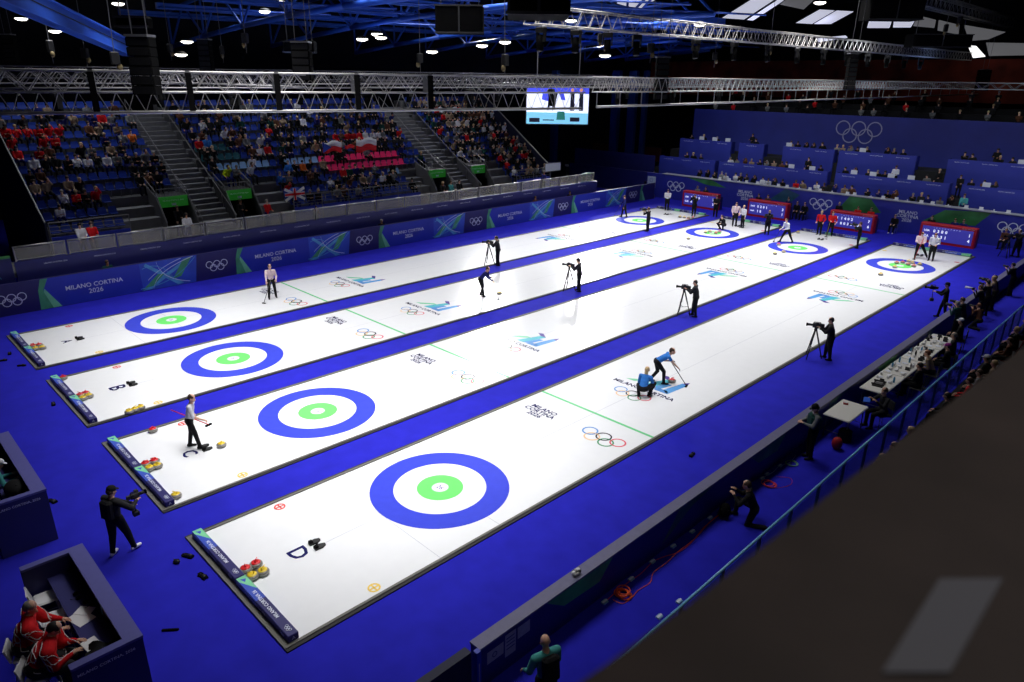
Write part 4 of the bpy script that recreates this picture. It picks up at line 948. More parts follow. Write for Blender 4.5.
for a, b, r, mt in (((0, 0), (1.3, .7), .08, fwh), ((0, .7), (1.3, 0), .08, fwh), ((0, .35), (1.3, .35), .1, fwh), ((.65, 0), (.65, .7), .1, fwh), ((0, .35), (1.3, .35), .06, fr), ((.65, 0), (.65, .7), .06, fr)):
    d = V(0, b[0]-a[0], b[1]-a[1]); nrm = V(0, -d.z, d.y).normalized()*r*1.0; e = .075 if mt is fwh else .085
    vs = [V(e, *a)+nrm, V(e, *a)-nrm, V(e, *b)-nrm, V(e, *b)+nrm]; q.add([tuple(v) for v in vs]+[tuple(v-V(.01, 0, 0)) for v in vs], [(0, 1, 2, 3), (7, 6, 5, 4), (0, 4, 5, 1), (2, 6, 7, 3), (1, 5, 6, 2), (3, 7, 4, 0)], mt)
q.build('crossed_bands', t)
# ---- people on the walkway and in the photo trench
WP = [(-1.04, 'white', 'person in white jacket standing on the walkway below the left seating block', -26.3, -.35), (-.55, 'red', 'person in red jacket standing beside the one in white below the left block', -26.3, -.4), (3.81, 'white', 'person in white top leaning on the walkway railing below the first entrance', -25.7, 0),
      (6.9, 'black', 'steward in black standing in the second entrance', -28.0, 0), (11.4, 'beige', 'child in beige top behind the walkway railing, middle of the stand', -25.7, -.0), (8.9, 'red', 'person in red standing on the steps beside the second entrance', -26.9, 0),
      (21.6, 'black', 'left of three people standing below the third entrance, in black', -26.2, 0), (22.3, 'teal', 'middle of three people standing below the third entrance, in mint jacket', -26.2, 0), (23.1, 'black', 'right of three people standing below the third entrance, in dark clothes', -26.2, 0), (4.3, 'black', 'steward in black inside the first entrance', -28.2, 0), (31.5, 'navy', 'person in dark blue on the walkway at the right end of the stand', -25.8, 0)]
for y, c, lb, x, dz_ in WP: crowd(x, y if c != 'black' or x > -27.5 else y+(.9 if y > 5 else 0), 1.6, 0, c, lb, 'people on the walkway behind the railing', stand=True, sc=.72 if 'child' in lb else 1.0)
crowd(-26.2, -4.7, 1.6, 20, 'blue', 'steward in blue jacket standing by the left end of the fascia', 'people by the fascia', stand=True)
for k, (y, c) in enumerate(((-.6, 'darkgreen'), (15.26, 'black'), (29.3, 'brown'), (33.3, 'black'))):
    crowd(-24.6, y, 0, 0, c, 'photographer between the advertising wall and the blue fascia, %s from the left' % ordn(k+1), 'photographers behind the advertising wall', stand=True, v=1, sc=1.0)
# ---- tribune people
def tri(px, py, y, zf, c, row, n, stand=False):
    p = gy(px, py, y+.55); crowd(p.x, y+.9, zf-.0, -90, c, '', '', stand=stand).__setitem__('label', 'x')
TRI = {'front': (45.3, 1.25, [(697, 'black'), (705, 'black'), (712, 'black'), (719, 'grey'), (724, 'white'), (733, 'white'), (738, 'black'), (744, 'black'), (751, 'black'), (760, 'white'), (766, 'white'), (772, 'charcoal'), (781, 'black'), (794, 'red'), (801, 'beige'), (814, 'white'), (822, 'charcoal'), (832, 'navy'), (842, 'beige'), (850, 'brown'), (865, 'black'), (876, 'navy'), (885, 'black'), (892, 'brown'), (910, 'black'), (918, 'charcoal'), (926, 'navy'), (937, 'grey'), (948, 'black')]),
       'middle': (47.6, 2.4, [(686, 'black'), (693, 'black'), (701, 'charcoal'), (730, 'white'), (737, 'grey'), (744, 'brown'), (751, 'beige'), (759, 'black'), (765, 'grey'), (773, 'beige'), (781, 'brown'), (786, 'black'), (806, 'black'), (811, 'charcoal'), (820, 'black'), (845, 'black'), (853, 'black'), (868, 'charcoal'), (877, 'black'), (884, 'black'), (893, 'white'), (926, 'grey'), (936, 'black'), (969, 'black'), (982, 'brown'), (992, 'charcoal')]),
       'top': (50.0, 3.9, [(691, 'black'), (704, 'black'), (717, 'charcoal'), (751, 'black'), (756, 'black'), (790, 'beige'), (797, 'black'), (805, 'black'), (812, 'charcoal'), (822, 'black'), (836, 'grey'), (842, 'beige'), (849, 'grey'), (857, 'black'), (867, 'black'), (886, 'black'), (893, 'black'), (903, 'black'), (963, 'black'), (972, 'charcoal'), (994, 'black'), (999, 'black'), (1012, 'charcoal')])}
for row, (y0, zf, ls) in TRI.items():
    for n, (px, c) in enumerate(ls):
        py = {'front': 180+(px-700)*.118, 'middle': 156+(px-700)*.12, 'top': 135+(px-700)*.1}[row]
        p = gy(px, py, y0+.85); st = (row, px) in (('middle', 893), ('top', 994), ('top', 751), ('middle', 936), ('middle', 806))
        crowd(p.x, y0+(1.25 if row == 'front' else 1.15), zf+(.2 if row == 'front' else .15), -90, c, '%s person in %s at the %s tribune row, %s from the left' % ('standing' if st else 'seated', c, row, ordn(n+1)), 'people at the %s row of the press tribune' % row, stand=st)
n = 0
for k in range(4):
    for j in range(15):
        x = -24.6+j*1.9+rs.uniform(-.5, .5)
        if rs.random() < .8: n += 1; crowd(x, 54.1+1.3*k, 6.9+.45*k, -90, rs.choice(['black', 'charcoal', 'brown', 'grey', 'black', 'red']), 'spectator in the dark upper stand behind the blue backdrop, %s from left in its %s row' % (ordn(j+1), ordn(k+1)), 'spectators behind the blue backdrop', v=2, sc=1.02)
# white papers and cups along the counter of the far wall
for n in range(26):
    x = -19.3+n*.88+rs.uniform(-.2, .2); q = MB(); q.box(-.16, .16, -.1, .1, 0, .02, white); q.lathe([(.03, .02), (.04, .13), (.035, .13), (.028, .03)], white, 10) if n % 3 == 0 else q.box(-.12, .12, -.02, .0, .02, .2, white)
    tag(q.build('paper_stack', None, (x, 45.62, 2.18)), 'white papers on the counter of the far wall, %s from the left' % ordn(n+1), 'papers', 'papers on the tribune counter')
# stewards between tribune blocks
for k, (px, py, y, z, c, lb) in enumerate(((964, 200, 46.4, 1.25, 'teal', 'steward in black and mint vest standing beside the right tribune steps'), (961, 178, 48.6, 2.4, 'black', 'person in black standing in the gap between the middle row desks'))):
    p = gy(px, py, y); crowd(p.x, y, z, -90, c, lb, 'people by the tribune steps', stand=True)
CROWDQ.sort(key=lambda a: (0 if 'tribune' in a[6] or 'walkway' in a[6] or 'wall' in a[6] or 'fascia' == a[6][-6:] else 1, (V(a[0], a[1], a[2])-CL).length))
NIND = 215
for a in CROWDQ[:NIND]: crowd_make(*a)
FAR = {}
for v in range(5):
    P = pose(**{**SITP, **VARP[v]}); F, info = figure(P, .055, False, dict(skin='S', top='T', legs='L', shoe='H'), face=False); H = hair(info, 'HH'); F.add(H.v, H.f, 'HH', smooth=True); FAR[v] = F
q = MB()
for (x, y, z, deg, c, lb, group, stand, h, lg, v, sc) in CROWDQ[NIND:]:
    v = rs.randrange(5) if v is None else v; F = FAR[v]; cc = c if c in CLOTH else {'orange': 'red', 'yellow-vested': 'beige'}[c]
    mp = {'S': skin_t[v % 2], 'T': cl(cc), 'L': cl('black'), 'H': blackm, 'HH': hairm[rs.randrange(4)]}; o = len(q.v)
    M = Matrix.Translation((x, y, z)) @ Matrix.Rotation(math.radians(deg-90+rs.uniform(-12, 12)), 4, 'Z'); A_ = np.array(F.v); R_ = np.array(M)
    q.v += (A_ @ R_[:3, :3].T+R_[:3, 3]).tolist(); q.f += [[i+o for i in f] for f in F.f]
    mm_ = [q._m(mp.get(m_, m_)) for m_ in F.mats]; q.mi += [mm_[i] for i in F.mi]; q.smooth += F.smooth
tag(q.build('spectators'), 'rows of distant spectators at the top of the left grandstand and behind the blue backdrop', 'people', kind='stuff')
# ================================================================== COMMENTARY DESKS (left foreground)
def desk(x0, x1, lb, txt=True):
    t = thing('commentary_desk', lb, 'desk', (x0, -8.85, 0), 0, 'open topped commentary desks'); w = x1-x0; d = 1.07; h = 1.35
    MB().box(0, w, d-.06, d, 0, h-.05, deskm).build('front_panel', t)
    for x in (0, w-.06): MB().box(x, x+.06, 0, d-.06, 0, h-.05, deskm).build('side_panel', t)
    q = MB(); q.box(-.01, w+.01, d-.27, d+.01, h-.05, h, desktop); q.box(-.01, .14, 0, d-.27, h-.05, h, desktop); q.box(w-.14, w+.01, 0, d-.27, h-.05, h, desktop); q.build('cap_ledge', t)
    MB().box(.07, w-.07, d-.7, d-.07, .88, .93, deskm).build('worktop', t)
    MB().box(.07, w-.07, d-.1, d-.07, .93, 1.3, navy).build('inner_panel', t)
    if txt: g = MB(); text(g, 'MILANO CORTINA, 2026', .86, offwhite, basis((w+.003, .5, 1.16), (0, 1, 0), (0, 0, 1)), bold=.012); g.build('lettering', t)
    return t
desk(-1.66, 1.76, 'open topped blue commentary desk at the bottom left with two people in red behind it')
desk(-8.2, -4.42, 'open topped blue commentary desk at the left frame edge, farther from the camera')
def stool(lb, x, y, deg):
    t = thing('bar_stool', lb, 'stool', (x, y, 0), math.radians(deg-90), 'white bar stools at the commentary desk')
    q = MB(); q.rbox(-.2, .2, -.19, .2, .72, .75, white, .03); q.build('seat', t)
    q = MB(); q.add([(-.19, -.19, .74), (.19, -.19, .74), (.18, -.25, 1.0), (-.18, -.25, 1.0), (-.19, -.215, .74), (.19, -.215, .74), (.18, -.275, 1.0), (-.18, -.275, 1.0)], [(0, 1, 2, 3), (7, 6, 5, 4), (0, 4, 5, 1), (1, 5, 6, 2), (2, 6, 7, 3), (3, 7, 4, 0)], white); q.build('backrest', t)
    for sx in (-1, 1):
        for sy in (-1, 1): MB().tube((sx*.23, sy*.22, 0), (sx*.16, sy*.15, .72), .012, white, 6).build('leg', t)
    q = MB()
    for a, b in (((-.21, -.2), (.21, -.2)), ((.21, -.2), (.21, .2)), ((.21, .2), (-.21, .2)), ((-.21, .2), (-.21, -.2))): q.tube((*a, .28), (*b, .28), .01, white, 6)
    q.build('foot_ring', t)
stool('white bar stool standing empty, farthest left inside the commentary desk', -1.3, -8.62, 84)
stool('white bar stool standing empty between the first stool and the person in grey hair', -.6, -8.64, 80)
stool('white bar stool under the grey-haired person in the red jacket', .05, -9.2, 70)
stool('white bar stool under the dark-haired person in the red jacket', .72, -9.15, 60)
def squiggle(t, info):  # thin pale line pattern of the jacket
    q = MB(); c = info['ch']; sp = info['sp']; f = info['fw']; l = info['lat']
    rr = random.Random(3)
    for j in range(6):
        pts = []
        for a in range(37):
            th = 2*PI*a/36; hh = -.06-.065*j+.05*math.sin(a*.9+j*2.1)
            pts.append(c+sp.normalized()*hh+l*math.cos(th)*.4+f*math.sin(th)*.3)
        pts = [info['snap'](V(p), .003) for p in pts]; [q.tube(u, v, .006, fwh, 5) for u, v in zip(pts[:-1], pts[1:]) if (u-v).length < .13]
    q.build('line_pattern', t)
for nm, (px, py), yy, hc_, dg_, lk in (('person with short grey hair in a red patterned jacket seated at the near commentary desk', (33, 607), 0, 'grey', 78, (.5, 1, -.5)), ('person with dark hair in a red patterned jacket leaning over the near commentary desk', (56, 624), 0, 'black', 70, (.1, 1, -.9))):
    x, y = (.05, -9.2) if hc_ == 'grey' else (.72, -9.15)
    person(nm, (x, y), dg_, pose(**{**SIT, 'pel': (0, 0, .86), 'spine': (0, .16, .48) if hc_ == 'grey' else (0, .27, .43), 'fR': (.14, .34, .36), 'fL': (-.14, .34, .36), 'hR': (.2, .52, 1.04), 'hL': (-.12, .55, 1.02), 'look': lk, 'fat': 1.55, 'kR': (.1, 1, .3), 'kL': (-.1, 1, .3)}), top='red', legs='charcoal', hairc=hc_, shoe='black', vox=.014, extra=squiggle, scale=1.07)
# things on the near desk
def paper(lb, x, y, z, w, h, rz, group='papers on the commentary desk'):
    t = MB().box(-w/2, w/2, -h/2, h/2, 0, .008, white); o = t.build('paper_stack', None, (x, y, z), rz); tag(o, lb, 'paper', group)
paper('white sheet stack lying in the middle of the near commentary worktop', .05, -8.32, .93, .42, .3, .3); paper('second white sheet overlapping the middle stack on the commentary worktop', -.1, -8.22, .939, .3, .21, .7)
paper('white notepad lying at the right end of the near commentary worktop', .85, -8.38, .93, .3, .24, .15)
for k, (x, y, lb) in enumerate(((-.62, -8.2, 'left black headset lying on the near commentary worktop'), (-.25, -8.1, 'black headset lying beside the paper on the near commentary worktop'))):
    t = thing('headset', lb, 'headset', (x, y, .93), .5*k)
    q = MB()
    for j in range(10): a = PI*j/10; b = PI*(j+1)/10; q.tube((.085*math.cos(a), .085*math.sin(a), .03), (.085*math.cos(b), .085*math.sin(b), .03), .009, black, 6)
    q.build('headband', t)
    for sx in (-1, 1): MB().lathe([(.03, 0), (.042, .01), (.042, .04), (.025, .05)], blackm, 14, Matrix.Translation((sx*.085, -.01, 0))).build('ear_cup', t)
    MB().tube((.09, -.02, .03), (.03, -.13, .02), .005, black, 6).build('microphone_boom', t)
for k, (x, lb) in enumerate(((-.95, 'small dark monitor standing left on the near commentary worktop'), (-.35, 'small dark monitor standing in the middle of the near commentary worktop'), (.45, 'small dark monitor by the inner panel right on the near commentary worktop'))):
    t = thing('desk_monitor', lb, 'monitor', (x, -7.98, .93), .1*k)
    MB().rbox(-.15, .15, -.012, .012, .05, .24, black, .006).build('screen', t); MB().box(-.07, .07, -.05, .05, 0, .012, black).box(-.012, .012, -.01, .01, .012, .06, black).build('foot', t)
for k, (x, y) in enumerate(((-1.25, -8.0), (.2, -7.99), (1.3, -8.02))):
    t = MB(); t.lathe([(.033, 0), (.033, .14), (.012, .18), (.012, .205)], [black, cyan_p, black][k], 12); o = t.build('drink_bottle', None, (x, y, .93)); tag(o, ['black bottle standing at the left end of the near commentary worktop', 'pale blue bottle standing mid commentary worktop by the monitors', 'dark bottle at the right end of the near commentary worktop'][k], 'bottle')
q = MB()
vs = []; fs = []
for i in range(9):
    for j in range(7): vs.append((-.3+.6*i/8, -.2+.4*j/6, .05+.05*math.sin(i*1.3+j)+.04*math.cos(j*2.1)))
for i in range(8):
    for j in range(6): a = i*7+j; fs.append((a, a+7, a+8, a+1))
n0 = len(vs); vs += [(x, y, 0) for x, y, z in vs]
fs += [(n0+a, n0+b, n0+c, n0+d) for d, c, b, a in list(fs)]
q.add(vs, fs, cl('black'), smooth=True); bd = [i*7 for i in range(9)]+[56+j for j in range(1, 7)]+[i*7+6 for i in range(7, -1, -1)]+[j for j in range(5, 0, -1)]
q.add(vs, [(bd[i], bd[(i+1) % len(bd)], n0+bd[(i+1) % len(bd)], n0+bd[i]) for i in range(len(bd))], cl('black'))
tag(q.build('folded_jacket', None, (1.25, -8.25, .931), 1.1), 'black jacket dropped at the right end of the near commentary worktop', 'jacket')
# person and kit at the far desk
person('person with pale cap and patterned top bent over the left commentary desk', (-6.25, -8.62), 90, pose(**{**SIT, 'pel': (0, 0, .82), 'spine': (0, .24, .45), 'fR': (.14, .3, .36), 'fL': (-.14, .3, .36), 'hR': (.2, .5, 1.02), 'hL': (-.15, .5, 1.02), 'look': (0, 1, -.6), 'kR': (.1, 1, .3), 'kL': (-.1, 1, .3)}), top='teal', legs='black', hairc='grey', cap='white', vox=.018)
stool('white bar stool behind the left commentary desk', -6.25, -8.66, 90)
q = MB(); q.ball((0, 0, .16), .32, .24, .17, cl('black'), 14, 8); q.tube((-.18, 0, .28), (.18, 0, .3), .02, cl('charcoal'), 6)
tag(q.build('black_bag', None, (-5.45, -8.2, .93)), 'bulky black bag lying on the left commentary desk', 'bag')
# ================================================================== SMALL THINGS ON THE CARPET
BL = ['left black shoe-shaped bag on the carpet behind the near sheet', 'round black pad on the carpet behind the near sheet', 'black pad closest to the near sheet bumper on the carpet', 'small black bag on the carpet behind the farthest sheet', 'black slider pad near the corner of the farthest sheet', 'black slider at the left frame edge behind the farthest sheet', 'black slider behind the near end of the third nearest sheet', 'small black pad beside the left commentary desk', 'lone black pad on the carpet right of the nearest sheet', 'dark pad on the walkway between sheets B and C']
for k, (x, y) in enumerate(BAGS[:9]):
    q = MB(); q.prism([(-.05, -.13), (.05, -.13), (.065, -.04), (.05, .02), (.06, .1), (.03, .15), (-.03, .15), (-.055, .1), (-.04, .0), (-.06, -.05)] if k != 1 else [(.07*math.cos(a*PI/5), .07*math.sin(a*PI/5)) for a in range(10)], 0, .045, blackm); q.ball((0, -.05, .05), .045, .06, .04, black, 10, 6); q.tube((0, .02, .05), (0, .1, .05), .012, black, 6)
    tag(q.build('black_pad', None, (x, y, 0), random.uniform(0, 3)), BL[k], 'pad', 'black pads lying on the carpet')
q = MB(); q.rbox(-.16, .16, -.025, .025, 0, .04, blackm, .01); tag(q.build('black_bar', None, (REMOTE[0], REMOTE[1], 0), .9), 'thin black bar lying on the carpet in front of the near sheet', 'bar')
# ================================================================== RIGHT BARRIER AND AISLE
bw2 = thing('barrier_wall', 'long low barrier wall with grey top running diagonally right of the nearest sheet', 'barrier', (5.31, 0, 0))
MB().box(0, .26, -3.6, 45.2, 0, .86, navy).build('wall_panel', bw2)
MB().box(-.005, .265, -3.62, 45.2, .86, .9, navy_top).build('top_cap', bw2)
q = MB()
def face(pts, mt, d): q.add([(.26+d, a, min(b, .85)) for a, b in pts]+[(.259, a, min(b, .85)) for a, b in pts], [tuple(range(len(pts)))]+[(i, i+len(pts), (i+1) % len(pts)+len(pts), (i+1) % len(pts)) for i in range(len(pts))], mt)
for o in (-1.9, 6.0, 15.0, 24.0): face([(o, .95), (o+.5, .5), (o+1.6, .45), (o+2.0, .95)], mat('barrier_green', (60, 150, 70), .5, noise=.5, scale=1.2), .003)
for o in (2.0, 10.5, 20): face([(o, .2), (o+1.2, .7), (o+2.2, .95), (o+.6, .95)], dgreen_p, .003)
q.build('printed_shape', bw2)
q = MB()
for a, b, z0, z1 in ((-3.5, -3.1, .5, .76), (-3.06, -2.79, .36, .86), (-2.74, -2.42, .58, .84)): q.box(.262, .266, a+.05, b+.05, z0-.06, z1-.06, mat('poster_grey', (150, 152, 168), .6, noise=.1))
q.build('posters', bw2)
q = MB(); q.ring(0, 0, .045, .06, 0, .003, navy, 20, basis((.268, -3.27, .57), (0, 1, 0), (0, 0, 1)))
for j in range(4): q.box(.266, .269, -2.98, -2.77, .70-.08*j, .72-.08*j, navy)
q.build('poster_print', bw2)
MB().box(.2, .3, -3.72, -3.62, 0, .9, royal).box(.295, .31, -3.68, -3.66, .1, .65, alu).build('end_post', bw2)
o = MB().box(5.33, 5.5, -9, -3.75, 0, .88, mat('gate_navy', (18, 20, 52), .7)).build('barrier_gate'); tag(o, 'dark navy gate panel continuing the barrier at the bottom of the picture', 'barrier')
# headphones-like clear plastic bundle on the barrier
p = gx(568, 577, 5.36); q = MB()
for j in range(7): a = j*.9; q.ball((.05*math.cos(a), .07*math.sin(a), .05+.015*(j % 3)), .04, .05, .035, [alu, black, white][j % 3], 8, 6)
tag(q.build('crumpled_wrap', None, (5.44, p.y+.15, .9)), 'crumpled grey and black wrap lying on the top of the barrier', 'wrap')
# cables and floor pads
orange = mat('orange_cable', (226, 84, 34), .5); redc = mat('red_cable', (200, 50, 60), .5); greenc = mat('green_cable', (120, 170, 130), .5)
def coilo(lb, x, y, r, mt, n=5, tr=.012):
    q = MB(); rr = random.Random(5)
    for k in range(n):
        ox, oy, R_ = rr.uniform(-.04, .04), rr.uniform(-.04, .04), r*rr.uniform(.8, 1.15)
        pts = [(ox+R_*math.cos(2*PI*j/20), oy+R_*math.sin(2*PI*j/20), .02+.018*k) for j in range(21)]; q.path(pts, tr, mt, 6)
    tag(q.build('coiled_cable', None, (x, y, 0)), lb, 'cable')
coilo('bright orange coiled cable on the blue aisle floor', 5.86, .15, .13, orange, 7)
coilo('red cable coil on the aisle floor beyond the crouching photographer', 5.95, 6.45, .14, redc, 3)
coilo('pale green cable coil on the aisle floor by the person with the phone', 5.85, 7.95, .14, greenc, 2)
def cable(lb, pts, mt, r=.009):
    P2 = []
    for k in range(len(pts)-1):
        p0 = pts[max(0, k-1)]; p1_ = pts[k]; p2_ = pts[k+1]; p3 = pts[min(len(pts)-1, k+2)]
        for j in range(5):
            t = j/5; P2.append(tuple(.5*((2*b)+(-a+c)*t+(2*a-5*b+4*c-d)*t*t+(-a+3*b-3*c+d)*t**3) for a, b, c, d in zip(p0, p1_, p2_, p3))+(.012,))
    P2.append((*pts[-1], .012)); q = MB(); q.path(P2, r, mt, 5); tag(q.build('floor_cable'), lb, 'cable')
cable('orange cable running along the foot of the barrier past the pale floor pads', [(5.72, -.27), (5.7, .11), (5.69, .56), (5.71, 1.0), (5.66, 1.51), (5.73, 1.85), (5.87, 2.26), (5.87, 2.8), (5.77, 3.42), (5.74, 3.92), (5.72, 4.45)], redc)
cable('loose orange cable curving from the orange coil along the aisle floor', [(5.8, -.1), (6.0, -.05), (6.03, .2), (5.99, .52), (6.02, .9), (5.88, 1.24), (5.89, 1.74), (5.85, 2.22), (5.85, 2.97), (5.76, 3.69), (5.75, 4.3)], orange)
cable('thin red cable looping from the red coil on the aisle floor', [(5.95, 6.3), (6.2, 6.5), (6.35, 6.9), (6.2, 7.2), (5.9, 7.0)], redc, .006)
cable('white lead running from the floor pads to the person with the phone', [(5.66, 6.7), (5.72, 7.1), (5.7, 7.6), (5.8, 8.0), (5.75, 8.5)], offwhite, .006)
padm = mat('pale_blue_pad', (130, 170, 200), .6)
for k, (x, y) in enumerate([(5.72, -.28), (5.67, .7), (5.65, 1.52), (5.66, 2.34), (5.66, 3.15), (5.66, 3.96), (5.71, 5.18), (5.68, 5.7), (5.67, 6.63), (5.66, 6.94), (5.7, 7.63), (6.75, .18), (6.78, .85)]):
    q = MB(); q.rbox(-.05, .05, -.07, .07, 0, .035, padm, .008); q.box(-.02, .02, -.075, .075, .035, .042, offwhite)
    tag(q.build('floor_pad', None, (x, y, 0)), ('pale blue cable block on the aisle floor, %s from the bottom along the barrier' % ordn(k+1)) if k < 11 else 'pale blue cable block near the dark ledge, %s of two' % ['lower', 'upper'][k-11], 'cable block', 'pale cable blocks on the aisle floor')
# people of the aisle
p, _ = person('bald person in a teal and yellow vest with black backpack at the bottom edge', (6.8, -3.25), 165, pose(spine=(0, .05, .5), hR=(.25, .3, .95), hL=(-.25, .3, .95), look=(.2, 1, -.3), fat=1.15), top='teal', legs='black', hairc=None, vox=.016, extra=lambda t, i: (backpack(t, i), MB().tube(i['ch']+i['lat']*.16-i['sp']*.7, i['ch']+i['lat']*.19-i['sp']*.35, .05, mat('hi_vis_yellow', (200, 220, 60), .7), 8).build('yellow_panel', t)))
person('photographer in black kneeling low beside the barrier in the aisle', (6.45, 4.5), 200, pose(pel=(0, -.05, .42), spine=(0, .2, .44), fR=(.2, .4, .08), fL=(-.15, -.35, .08), kR=(.1, 1, .6), kL=(-.1, .7, -.9), hR=(.15, .45, .75), hL=(-.15, .45, .75), look=(0, 1, -.3)), top='black', hairc='brown', vox=.018)
q = MB(); q.ball((0, 0, .2), .14, .18, .2, blackm, 12, 8); q.rbox(-.1, .1, -.13, .13, .0, .32, black, .03); q.tube((-.05, 0, .33), (.05, 0, .4), .02, blackm, 6)
tag(q.build('camera_bag', None, (5.88, 4.25, 0), .4), 'upright black camera bag standing beside the kneeling photographer', 'bag')
def lap(t, info): MB().box(-.04, .04, -.006, .006, -.07, .07, black, Matrix.Translation(info['hands'][0][0]+V(-.08, .06, .04))).build('phone', t)
person('person in black cap, grey sleeves and green vest looking at a phone by the barrier', (6.07, 8.65), 222, pose(hR=(.08, .36, 1.16), hL=(-.1, .34, 1.16), eR=(.7, -.3, -.8), eL=(-.7, -.3, -.8), look=(0, 1, -.6), fat=1.05), top='grey', legs='black', cap='black', hairc='black', vox=.016,
       extra=lambda t, i: MB().rbox(-.2, .2, -.145, .145, -.42, -.02, cl('darkgreen'), .05, Matrix.Translation(i['ch'])).build('vest', t))
def ftable(lb, x0, x1, y0, y1, h=.75):
    t = thing('folding_table', lb, 'table', ((x0+x1)/2, (y0+y1)/2, 0), 0, 'white folding tables behind the barrier'); w = x1-x0; d = y1-y0
    MB().rbox(-w/2, w/2, -d/2, d/2, h-.045, h, mat('table_white', (214, 212, 206), .5), .02).build('tabletop', t)
    for sy in (-1, 1):
        for sx in (-1, 1): MB().tube((sx*(w/2-.08), sy*(d/2-.18), h-.045), (sx*(w/2-.08), sy*(d/2-.1), 0), .015, steel, 6).build('leg', t)
        MB().tube((-w/2+.08, sy*(d/2-.12), .2), (w/2-.08, sy*(d/2-.12), .2), .01, steel, 6).build('crossbar', t)
TB = [(10.25, 11.75), (13.1, 15.0), (15.06, 16.9), (16.96, 18.8), (18.86, 20.7)]
for k, (a, b) in enumerate(TB): ftable(['white folding table closest to the camera with a small red box on it', 'white folding table with a black keypad device on it', 'white folding table crowded with cups and cables', 'white folding table crowded with equipment, fourth from the camera', 'white folding table farthest from the camera behind the barrier'][k], 5.68, 6.47, a, b)
q = MB(); q.rbox(-.07, .07, -.05, .05, 0, .06, mat('small_red', (150, 30, 40), .5), .01); q.box(-.05, .05, -.03, .03, .06, .07, white); tag(q.build('small_box', None, (5.9, 11.4, .75), .4), 'small red and black box on the closest white table', 'box')
t = thing('keypad_device', 'black keypad device with white keys on the second white table', 'keypad', (6.05, 13.75, .75), .1)
MB().rbox(-.16, .16, -.24, .24, 0, .05, black, .01).build('body', t); q = MB()
for j in range(2): q.box(-.1, .1, -.16+.2*j, -.02+.2*j, .05, .056, alu)
q.build('keys', t)
q = MB(); q.box(-.19, .19, .14, .2, .05, .09, black); q.box(-.19, .19, -.2, -.15, .05, .09, black); q.build('side_bars', t)
rr = random.Random(21)
kinds = 0
for k, (a, b) in enumerate(TB[1:]):
    yy = a+(1.0 if k == 0 else .15); n = 0
    while yy < b-.12:
        for xx in (5.82, 6.05, 6.3):
            if rr.random() < .22: continue
            n += 1; ty = rr.randrange(5); z = .75; x = xx+rr.uniform(-.04, .04); y = yy+rr.uniform(-.03, .03); q = MB(); tn = ordn(k+2)
            if ty == 0: q.lathe([(.03, 0), (.04, .1), (.036, .1), (.028, .01)], white, 12); nm, ct = 'paper_cup', 'cup'
            elif ty == 1: q.lathe([(.032, 0), (.032, .15), (.012, .19), (.012, .21)], rr.choice([black, cyan_p, alu]), 12); nm, ct = 'drink_bottle', 'bottle'
            elif ty == 2: q.rbox(-.08, .08, -.06, .06, 0, .03, black, .008); q.rbox(-.07, .07, -.065, -.05, .02, .13, dgrey, .004); nm, ct = 'small_device', 'device'
            elif ty == 3: q.box(-.1, .1, -.07, .07, 0, .012, white, Matrix.Rotation(rr.uniform(0, 3), 4, 'Z')); q.box(-.09, .09, -.06, .06, .012, .018, offwhite); nm, ct = 'paper_stack', 'paper'
            else:
                q.ball((0, 0, .05), .08, .06, .05, white, 10, 6); q.ball((.04, .02, .08), .04, .05, .03, white, 8, 6); nm, ct = 'crumpled_cloth', 'cloth'
            tag(q.build(nm, None, (x, y, z)), '%s, %s item from the near end on the %s white table from the camera' % (nm.replace('_', ' '), ordn(n), tn), ct, 'clutter on the white tables')
        yy += .2
def seat_p(lb, x, y, deg, c, hc_='brown', cap=None, P=None, **k):
    sitter(lb, x, y, deg, top=c, hairc=hc_, cap=cap, P=P or {}, chairlb='dark chair under the '+lb.replace('person in dark clothes', 'person').split(' seated')[0], vox=.02, **k)
seat_p('person in dark clothes with a blue tablet between the two closest tables seated', 6.75, 12.25, 235, 'charcoal', 'brown', P=dict(hR=(.15, .4, .95), hL=(-.15, .4, .95)))
seat_p('person in black hooded jacket seated at the third white table', 6.85, 15.25, 175, 'black', 'black')
seat_p('person with reddish hair in beige seated leaning over the fourth white table', 6.8, 16.9, 185, 'beige', 'auburn', P=dict(spine=(0, .22, .45)))
seat_p('person in purple cap and black jacket seated at the fourth white table', 6.95, 18.0, 185, 'black', 'black', 'purple')
seat_p('person with short grey hair in dark jacket seated at the fifth white table', 6.75, 19.5, 190, 'charcoal', 'grey')
seat_p('person in white cap and black jacket seated beyond the fifth white table', 6.45, 21.6, 190, 'black', 'black', 'white')
q = MB(); q.box(-.1, .1, -.008, .008, 0, .16, mat('tablet_blue', (60, 100, 200), .3, emit=.3)); q.box(-.108, .108, -.004, .012, -.008, .168, black)
tag(q.build('tablet', None, (6.3, 12.0, .78), .6), 'blue lit tablet held up between the two closest white tables', 'tablet')
q = MB(); q.ball((0, 0, .2), .15, .12, .21, mat('red_bag', (170, 24, 30), .7, noise=.2), 14, 10); q.rbox(-.11, .11, .06, .15, .03, .22, MC['red_bag'], .03); q.tube((-.05, 0, .4), (.05, 0, .43), .015, black, 6); tag(q.build('red_backpack', None, (6.4, 9.75, 0), .3), 'red backpack standing on the floor under the closest white table edge', 'bag')
q = MB(); q.rbox(-.18, .18, -.15, .15, 0, .42, cl('black'), .07); q.tube((-.06, 0, .42), (.06, 0, .47), .015, black, 6); tag(q.build('black_backpack', None, (6.35, 10.45, 0), .1), 'black backpack on the floor below the closest white table', 'bag')
